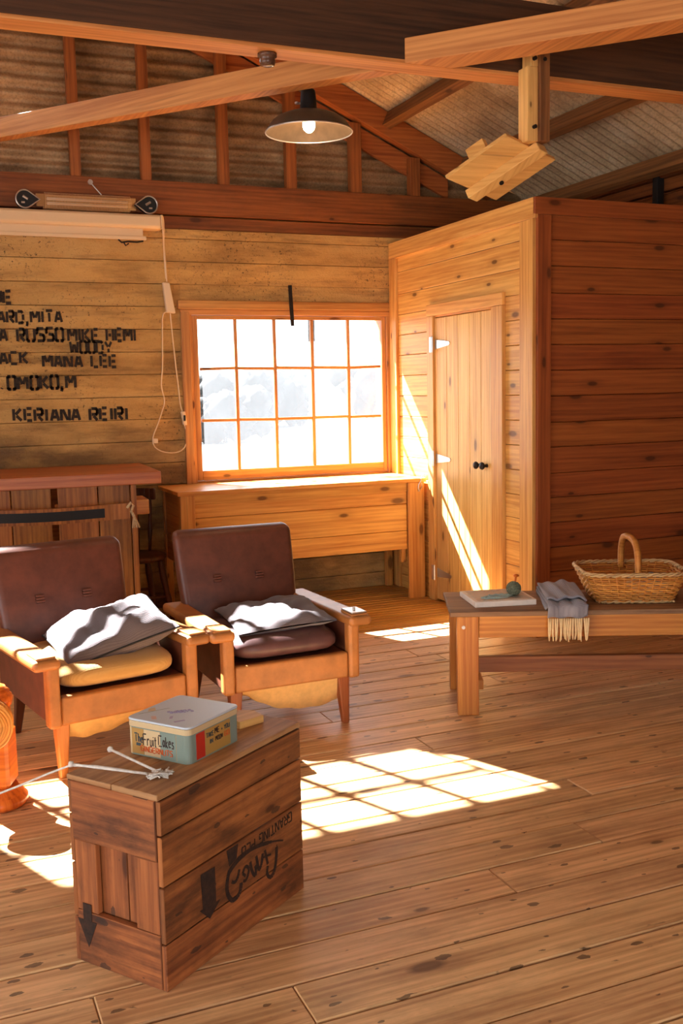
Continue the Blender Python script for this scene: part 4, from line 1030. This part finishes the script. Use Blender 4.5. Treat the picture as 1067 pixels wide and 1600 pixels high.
smooth_all(mb.build('rim', WICKD, bk))['label'] = 'plaited rim'
mb = MB()
for ph in range(2):
    P = []
    for i, t in enumerate(T4):
        p = bring(t, .0); n_ = Vector((p.x, p.y, 0)).normalized(); a = i*.6+ph*3.14; P.append(p+n_*.004*math.cos(a)+Vector((0, 0, .003+.004*math.sin(a))))
    mb.tube(P, .005, 6, closed=True)
for k in range(30): xx = -.165+.33*k/29; mb.tube([(xx, -.14, .006), (xx, .14, .006)], .0052, 5)
smooth_all(mb.build('basket_base', WICKD, bk))
P = []
for i in range(33):
    a = math.pi*i/32; P.append((0, -.155*math.copysign(abs(math.cos(a))**.62, math.cos(a)), .115+.165*abs(math.sin(a))**.62))
mb = MB(); mb.tube(P, .0135, 12)
acc = []
for i in range(len(P)-1):
    p, q = Vector(P[i]), Vector(P[i+1])
    for k in range(4): acc.append(p+(q-p)*k/4)
W_ = []
for i, p in enumerate(acc):
    q = acc[min(i+1, len(acc)-1)]; p0 = acc[max(i-1, 0)]; t = (q-p0).normalized(); n_ = Vector((1, 0, 0)); b_ = t.cross(n_)
    for k in range(5): a = 2*math.pi*k/5; pp = p+(q-p)*k/5; W_.append(pp+(n_*math.cos(a)+b_*math.sin(a))*.0128)
mb.tube(W_, .0042, 5); smooth_all(mb.build('handle', WICK, bk))
pb = thing('folded_cloth', 'folded pale blue cloth lying inside the wicker basket', 'cloth', bpt(.93, .27, BH+.058), BA)
m_ = soft_box(.085, .09, .045, .5, 10, noise_amp=.008, seed=3); m_.build('cloth', plain('pale_blue_cloth', (160, 176, 190), .9, var=.2), pb, smooth=True, weld=.0005)

# ------------------------------------------------------------------ turned post and wicker roll at the far left
tp_ = thing('turned_stand', 'red-brown turned wooden stand leg with square shaft, beside the left armchair', 'stand', (.188, 3.71, 0), math.radians(-20))
mb = MB(); mb.lathe([(.095, 0), (.105, .012), (.105, .03), (.092, .042), (.088, .05), (.074, .062), (.07, .072)], n=36); smooth_all(mb.build('turned_foot', REDW, tp_))
mb = MB(); s_ = .062
def oc(h, c): return [(-h, -h+c), (-h+c, -h), (h-c, -h), (h, -h+c), (h, h-c), (h-c, h), (-h+c, h), (-h, h-c)]
mb.prism([(x, y, .085) for x, y in oc(s_, .012)], (0, 0, .185))
for z0, z1, h0, h1 in ((.07, .085, .048, s_), (.27, .285, s_, .046)):
    b = MB(); k = len(mb.v); A0 = [(x, y, z0) for x, y in oc(h0, .012)]; A1 = [(x, y, z1) for x, y in oc(h1, .012)]
    mb.v += [Vector(p) for p in A0+A1]
    for i in range(8): j = (i+1) % 8; mb.face([k+i, k+j, k+8+j, k+8+i], [(0, 0), (.05, 0), (.05, .02), (0, .02)])
mb.build('square_shaft', REDW, tp_, bevel=.002)
mb = MB(); mb.lathe([(.046, .282), (.052, .29), (.056, .31), (.06, .335), (.062, .35), (.058, .358), (.066, .366), (.071, .385), (.068, .402), (.058, .41), (.062, .416), (.05, .424), (.048, .432), (.03, .44), (.0001, .443)], n=36); smooth_all(mb.build('turned_head', REDW, tp_))
wr = thing('wicker_roll', 'coiled straw roll leaning on the turned stand at the left edge', 'basket', (.158, 3.60, .325), math.radians(-8))
mb = MB(); rot = Matrix.Rotation(math.pi/2, 3, 'X')
for k in range(9):
    r = .085-.0088*k; mb.tube([(r*math.cos(2*math.pi*i/40), -.012*math.cos(k*.17)-.003*k, r*math.sin(2*math.pi*i/40)) for i in range(40)], .0056, 7, closed=True)
mb.lathe([(.0001, 0), (.083, 0), (.088, .01), (.088, .06), (.0001, .06)], (0, .06, 0), 36, rot, cap=False)
smooth_all(mb.build('coil', WICK, wr))

# ------------------------------------------------------------------ lamp, knob, heater, screen, cord
LC = Vector((1.862, 4.78, 2.693))
lp = thing('pendant_lamp', 'grey enamel pendant lamp with a glowing bulb, hanging beside the long diagonal brace', 'lamp', LC); lp.scale = (.91, .91, .95)
mb = MB(); mb.lathe([(.232, 0), (.235, .004), (.228, .012), (.215, .030), (.195, .055), (.165, .075), (.12, .092), (.075, .101), (.05, .105), (.05, .101), (.075, .096), (.12, .087), (.163, .070), (.192, .051), (.211, .028), (.224, .011), (.229, .003)], n=64, cap=False)
smooth_all(mb.build('shade', LAMPG, lp))
mb = MB(); mb.tube([(.233*math.cos(2*math.pi*i/64), .233*math.sin(2*math.pi*i/64), .001) for i in range(64)], .0035, 8, closed=True); smooth_all(mb.build('rim', METALL, lp))['label'] = 'pale shade rim'
mb = MB(); mb.lathe([(.05, .100), (.046, .106), (.043, .16), (.038, .205), (.034, .21), (.0001, .211)], n=32, cap=False); smooth_all(mb.build('lamp_holder', BLACKM, lp))
mb = MB(); mb.tube([(-.046, 0, .14), (-.062, 0, .14)], .006, 8); mb.lathe([(.008, 0), (.011, .002), (.011, .01), (.008, .012)], (-.066, 0, .134), 12); mb.build('screw', STEEL, lp)
mb = MB(); mb.tube([(0, 0, .21), (0, 0, .255), (-.135, -.085, .265)], .012, 10); smooth_all(mb.build('stem', BLACKM, lp))
mb = MB(); mb.lathe([(.0001, -.002), (.016, .002), (.028, .014), (.034, .032), (.032, .05), (.022, .075), (.018, .1)], n=28, cap=False); smooth_all(mb.build('bulb', BULB, lp))
bl = bpy.data.lights.new('bulb_light', 'POINT'); bl.energy = 5.0; bl.color = (1, .72, .42); bl.shadow_soft_size = .035
blo = bpy.data.objects.new('bulb_light', bl); COL.objects.link(blo); blo.parent = lp; blo.location = (0, 0, -.03)
mb = MB(); mb.lathe([(.04, 0), (.04, -.012), (.03, -.016), (.034, -.03), (.03, -.045), (.018, -.05), (.0001, -.051)], n=24)
ko = smooth_all(mb.build('lamp_socket', plain('brown_porcelain', (120, 84, 62), .25, c2=(70, 46, 34)))); ko.location = (1.44, 4.15, 2.829); tag(ko, 'small empty brown porcelain lamp socket under the dark tie beam', 'lamp')

ht = thing('strip_heater', 'infrared strip heater with a wire guard, fixed on the wall plate above the white screen', 'heater', (1.10, 6.70, 2.655))
HM = plain('heater_bronze', (196, 150, 98), .3, metal=.7)
mb = MB(); prof = [(.0, .052), (-.03, .048), (-.05, .028), (-.055, 0), (-.048, -.03), (-.025, -.048), (.0, -.05)]
mb.prism([(-.27, y+.03, z) for y, z in [(0, .045), (.03, .05), (.03, -.05), (0, -.045)]], (.54, 0, 0)); mb.build('reflector', HM, ht, bevel=.003)
mb = MB()
for k in range(58):
    x = -.262+.524*k/57; mb.tube([(x, .02, .048), (x, -.02, .046), (x, -.046, .024), (x, -.052, 0), (x, -.046, -.024), (x, -.02, -.046), (x, .02, -.048)], .0017, 5, cap=False)
for z, y in ((.024, -.047), (-.024, -.047), (0, -.053)): mb.tube([(-.265, y, z), (.265, y, z)], .0017, 5)
mb.build('wire_guard', plain('gold_wire', (236, 200, 150), .35, metal=.5), ht)
mb = MB(); mb.tube([(-.25, .0, .012), (.25, 0, .012)], .009, 10); mb.tube([(-.25, .0, -.016), (.25, 0, -.016)], .009, 10); smooth_all(mb.build('heating_tube', plain('quartz_tube', (226, 206, 180), .2), ht))
for s in (-1, 1):
    mb = MB(); cx = s*.385
    P = []
    for i in range(25):
        a = math.radians(50+260*i/24); P.append((cx+s*(.0)+s*.052*math.cos(math.radians(180)-a)*-1*-1, -.028, .052*math.sin(a)))
    P = [(cx-s*.052*math.cos(math.radians(50+260*i/24)), -.028, .054*math.sin(math.radians(50+260*i/24))) for i in range(25)]
    P.append((s*.295, -.028, 0))
    mb.tube(P, .0045, 6, closed=True); mb.build('end_loop', STEEL, ht)
    mb = MB(); mb.prism([(p[0], -.010, p[2]) for p in P], (0, .035, 0)); mb.build('end_cap', DARKP, ht)
    mb = MB(); mb.tube([(cx-s*.02, -.02, .0), (cx+s*.01, -.02, .018)], .008, 8); mb.tube([(cx, -.02, -.02), (cx+s*.02, -.02, -.02)], .006, 8); mb.build('terminal', STEEL, ht)
mb = MB(); mb.box(-.31, .31, .032, .055, -.03, .046); mb.build('mounting_plate', HM, ht)
mb = MB(); mb.tube([(.02, .0, .125), (.02, -.015, .125)], .016, 14); mb.tube([(.025, -.005, .12), (.085, -.02, .048)], .004, 6); mb.build('tilt_bracket', STEEL, ht)

sn = thing('projector_screen', 'long cream projector screen case fixed under the wall plate, with its pull bar showing', 'screen', (0, 6.70, 2.55))
mb = MB(); mb.prism([(-.55, y, z) for y, z in ((.07, .044), (-.03, .044), (-.045, .03), (-.045, -.028), (-.030, -.044), (.0, -.046), (.07, -.046))], (2.10, 0, 0)); mb.build('screen_case', CREAM, sn, bevel=.004)
mb = MB(); mb.box(1.552, 1.562, -.044, .07, -.044, .044); mb.build('end_cap', CREAM, sn, bevel=.003)
mb = MB(); mb.box(-.5, 1.46, -.018, .004, -.116, -.092); mb.build('pull_bar', CREAM, sn, bevel=.004)
mb = MB(); mb.box(-.48, 1.44, -.008, -.006, -.094, -.044); mb.build('screen_fabric', CREAM, sn)
mb = MB(); mb.tube([(1.28, -.005, -.116), (1.30, -.01, -.135), (1.34, -.01, -.128), (1.40, -.01, -.13), (1.44, -.008, -.122)], .006, 6); mb.tube([(1.31, -.01, -.13), (1.325, -.012, -.155), (1.345, -.01, -.14)], .005, 6); mb.build('hook', BLACKM, sn)

cdm = thing('heater_cord', 'ivory flex with an inline switch and plug box, looped down the wall beside the window', 'cord', (0, 6.755, 0))
def smooth_path(P, n=6):
    out = []; P = [Vector(p) for p in P]
    for i in range(len(P)-1):
        p0, p1, p2, p3 = P[max(i-1, 0)], P[i], P[i+1], P[min(i+2, len(P)-1)]
        for k in range(n):
            t = k/n; out.append(.5*((2*p1)+(-p0+p2)*t+(2*p0-5*p1+4*p2-p3)*t*t+(-p0+3*p1-3*p2+p3)*t**3))
    return out+[P[-1]]
mb = MB(); P = [(1.572, -.06, 2.60), (1.586, -.03, 2.55), (1.590, 0, 2.42), (1.594, 0, 2.30), (1.598, 0, 2.18)]
mb.tube(smooth_path(P), .0045, 6); P = [(1.571, -.06, 2.58), (1.58, -.025, 2.50), (1.586, 0, 2.36), (1.592, 0, 2.2)]; mb.tube(smooth_path(P), .0035, 6)
P = [(1.61, 0, 1.985), (1.585, 0, 1.985), (1.560, 0, 1.95), (1.553, 0, 1.80), (1.545, 0, 1.62), (1.533, 0, 1.50), (1.55, 0, 1.40), (1.530, 0, 1.33), (1.50, 0, 1.25), (1.462, 0, 1.16), (1.468, 0, 1.10), (1.52, 0, 1.062), (1.60, 0, 1.05), (1.66, 0, 1.07), (1.69, 0, 1.12), (1.692, 0, 1.17), (1.678, 0, 1.24)]
mb.tube(smooth_path(P), .0045, 6)
P = [(1.612, 0, 1.98), (1.62, 0, 1.85), (1.636, 0, 1.62), (1.648, 0, 1.48), (1.655, 0, 1.38), (1.668, 0, 1.32)]; mb.tube(smooth_path(P), .0045, 6)
smooth_all(mb.build('flex', CORDM, cdm))
mb = MB(); mb.hexa([(1.584, -.028, 1.980), (1.644, -.028, 1.973), (1.644, .015, 1.973), (1.584, .015, 1.980), (1.566, -.022, 2.175), (1.612, -.022, 2.172), (1.612, .015, 2.172), (1.566, .015, 2.175)]); mb.build('plug_box', CORDM, cdm, bevel=.006)
mb = MB(); mb.hexa([(1.668, -.022, 1.235), (1.694, -.022, 1.232), (1.694, .012, 1.232), (1.668, .012, 1.235), (1.656, -.022, 1.325), (1.684, -.022, 1.328), (1.684, .012, 1.328), (1.656, .012, 1.325)]); sw = mb.build('inline_switch', CORDM, cdm, bevel=.006)
mb = MB(); mb.box(1.668, 1.683, -.027, -.02, 1.262, 1.30); mb.build('rocker', DARKP, sw, bevel=.002)
mb = MB(); mb.box(1.462, 1.494, -.008, .018, 1.118, 1.15); mb.build('cord_clip', CORDM, cdm, bevel=.004)

# ------------------------------------------------------------------ outside the window
def ground():
    m, nt, bs = newmat('dry_grass'); tc = N(nt, 'ShaderNodeTexCoord').outputs['Object']
    n = noise(nt, mapping(nt, tc, (.05, .2, 1)), 4, 6, .6)
    nt.links.new(ramp(nt, n, [(.4, lin((28, 29, 27))), (.6, lin((40, 41, 38)))]), bs.inputs['Base Color']); bs.inputs['Roughness'].default_value = 1; return m
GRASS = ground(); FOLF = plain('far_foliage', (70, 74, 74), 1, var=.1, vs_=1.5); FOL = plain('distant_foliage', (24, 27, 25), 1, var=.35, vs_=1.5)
struct(MB().box(-200, 400, 7.3, 420, -1.3, -1.1), 'ground_field', GRASS)
def hill(label, cx, cy, rx, ry, h, seed, mat):
    mb = MB(); g = random.Random(seed); ph = [g.uniform(0, 6) for _ in range(4)]
    def fn(a, b):
        u, v = a*2-1, b*2-1
        z = h*max(0, 1-u*u)*max(0, 1-v*v)*(1+.18*math.sin(5*u+ph[0])+.1*math.sin(11*u+ph[1]+2*v))
        return (cx+rx*u, cy+ry*v, -1.2+z)
    mb.grid(fn, 60, 30); o = struct(mb, 'hill', mat, smooth=True); o['label'] = label; return o
hill('low hazy hill beyond the field, outside the window', 200, 330, 190, 90, 17, 1, GRASS)
def tree(x, y, h, w, seed, label):
    t = thing('tree', label, 'tree', (x, y, -1.15), 0, 'trees across the field')
    mb = MB(); mb.tube([(0, 0, 0), (.1, 0, h*.5)], [h*.05, h*.03], 8); mb.build('trunk', FOL, t)
    mb = MB(); g = random.Random(seed)
    for k in range(26):
        a = g.uniform(0, 6.28); rr = g.random()**.6*w; zz = h*(.3+.6*g.random()); c = Vector((rr*math.cos(a), rr*math.sin(a), zz)); r = w*g.uniform(.25, .45)
        b = len(mb.v); ph = [g.uniform(0, 6) for _ in range(3)]
        def fn(p, q, c=c, r=r, ph=ph):
            th, f = p*6.2832, (q-.5)*math.pi; d = Vector((math.cos(f)*math.cos(th), math.cos(f)*math.sin(th), math.sin(f)))
            return c+d*r*(1+.22*math.sin(5*d.x*2+ph[0])*math.sin(5*d.z*2+ph[1]))
        mb.grid(fn, 14, 8)
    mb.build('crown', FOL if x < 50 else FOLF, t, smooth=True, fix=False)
for i, a in enumerate([(31, 62, 4.6, 3.2, 1, 'bushy pale tree across the field, seen in the right window panes'), (22, 70, 3.2, 3.6, 2, 'low broad tree across the field, seen in the middle window panes'), (14.5, 50, 2.4, 2.0, 3, 'small tree across the field, seen in the left window panes'),
        (74, 165, 8, 5, 4, 'far tall tree on the skyline, seen in the top right panes'), (93, 172, 7, 6, 5, 'far broad tree on the skyline at the right edge of the window'), (60, 168, 6, 4.5, 6, 'far low tree on the skyline behind the pole')]): tree(*a)
fe = thing('paling_fence', 'grey paling fence across the field, seen in the bottom window panes', 'fence', (0, 15, -1.1))
mb = MB(); g = random.Random(3)
for k in range(90): x = 1.5+.13*k; mb.box(x, x+.085, 0, .02, 0, 1.25+g.uniform(-.06, .06))
FEN = plain('grey_fence_timber', (64, 63, 62), .9, var=.3, vs_=3)
mb.build('palings', FEN, fe); mb = MB(); mb.box(1.4, 13.3, .02, .06, .35, .45); mb.box(1.4, 13.3, .02, .06, .95, 1.05); mb.build('rail', FEN, fe)
mb = MB(); mb.tube([(0, 0, 0), (0, 0, 7.5)], [.11, .09], 10); o = smooth_all(mb.build('power_pole', FEN)); o.location = (10.05, 26, -1.1); tag(o, 'bare grey pole standing outside, seen through the middle window pane', 'pole')
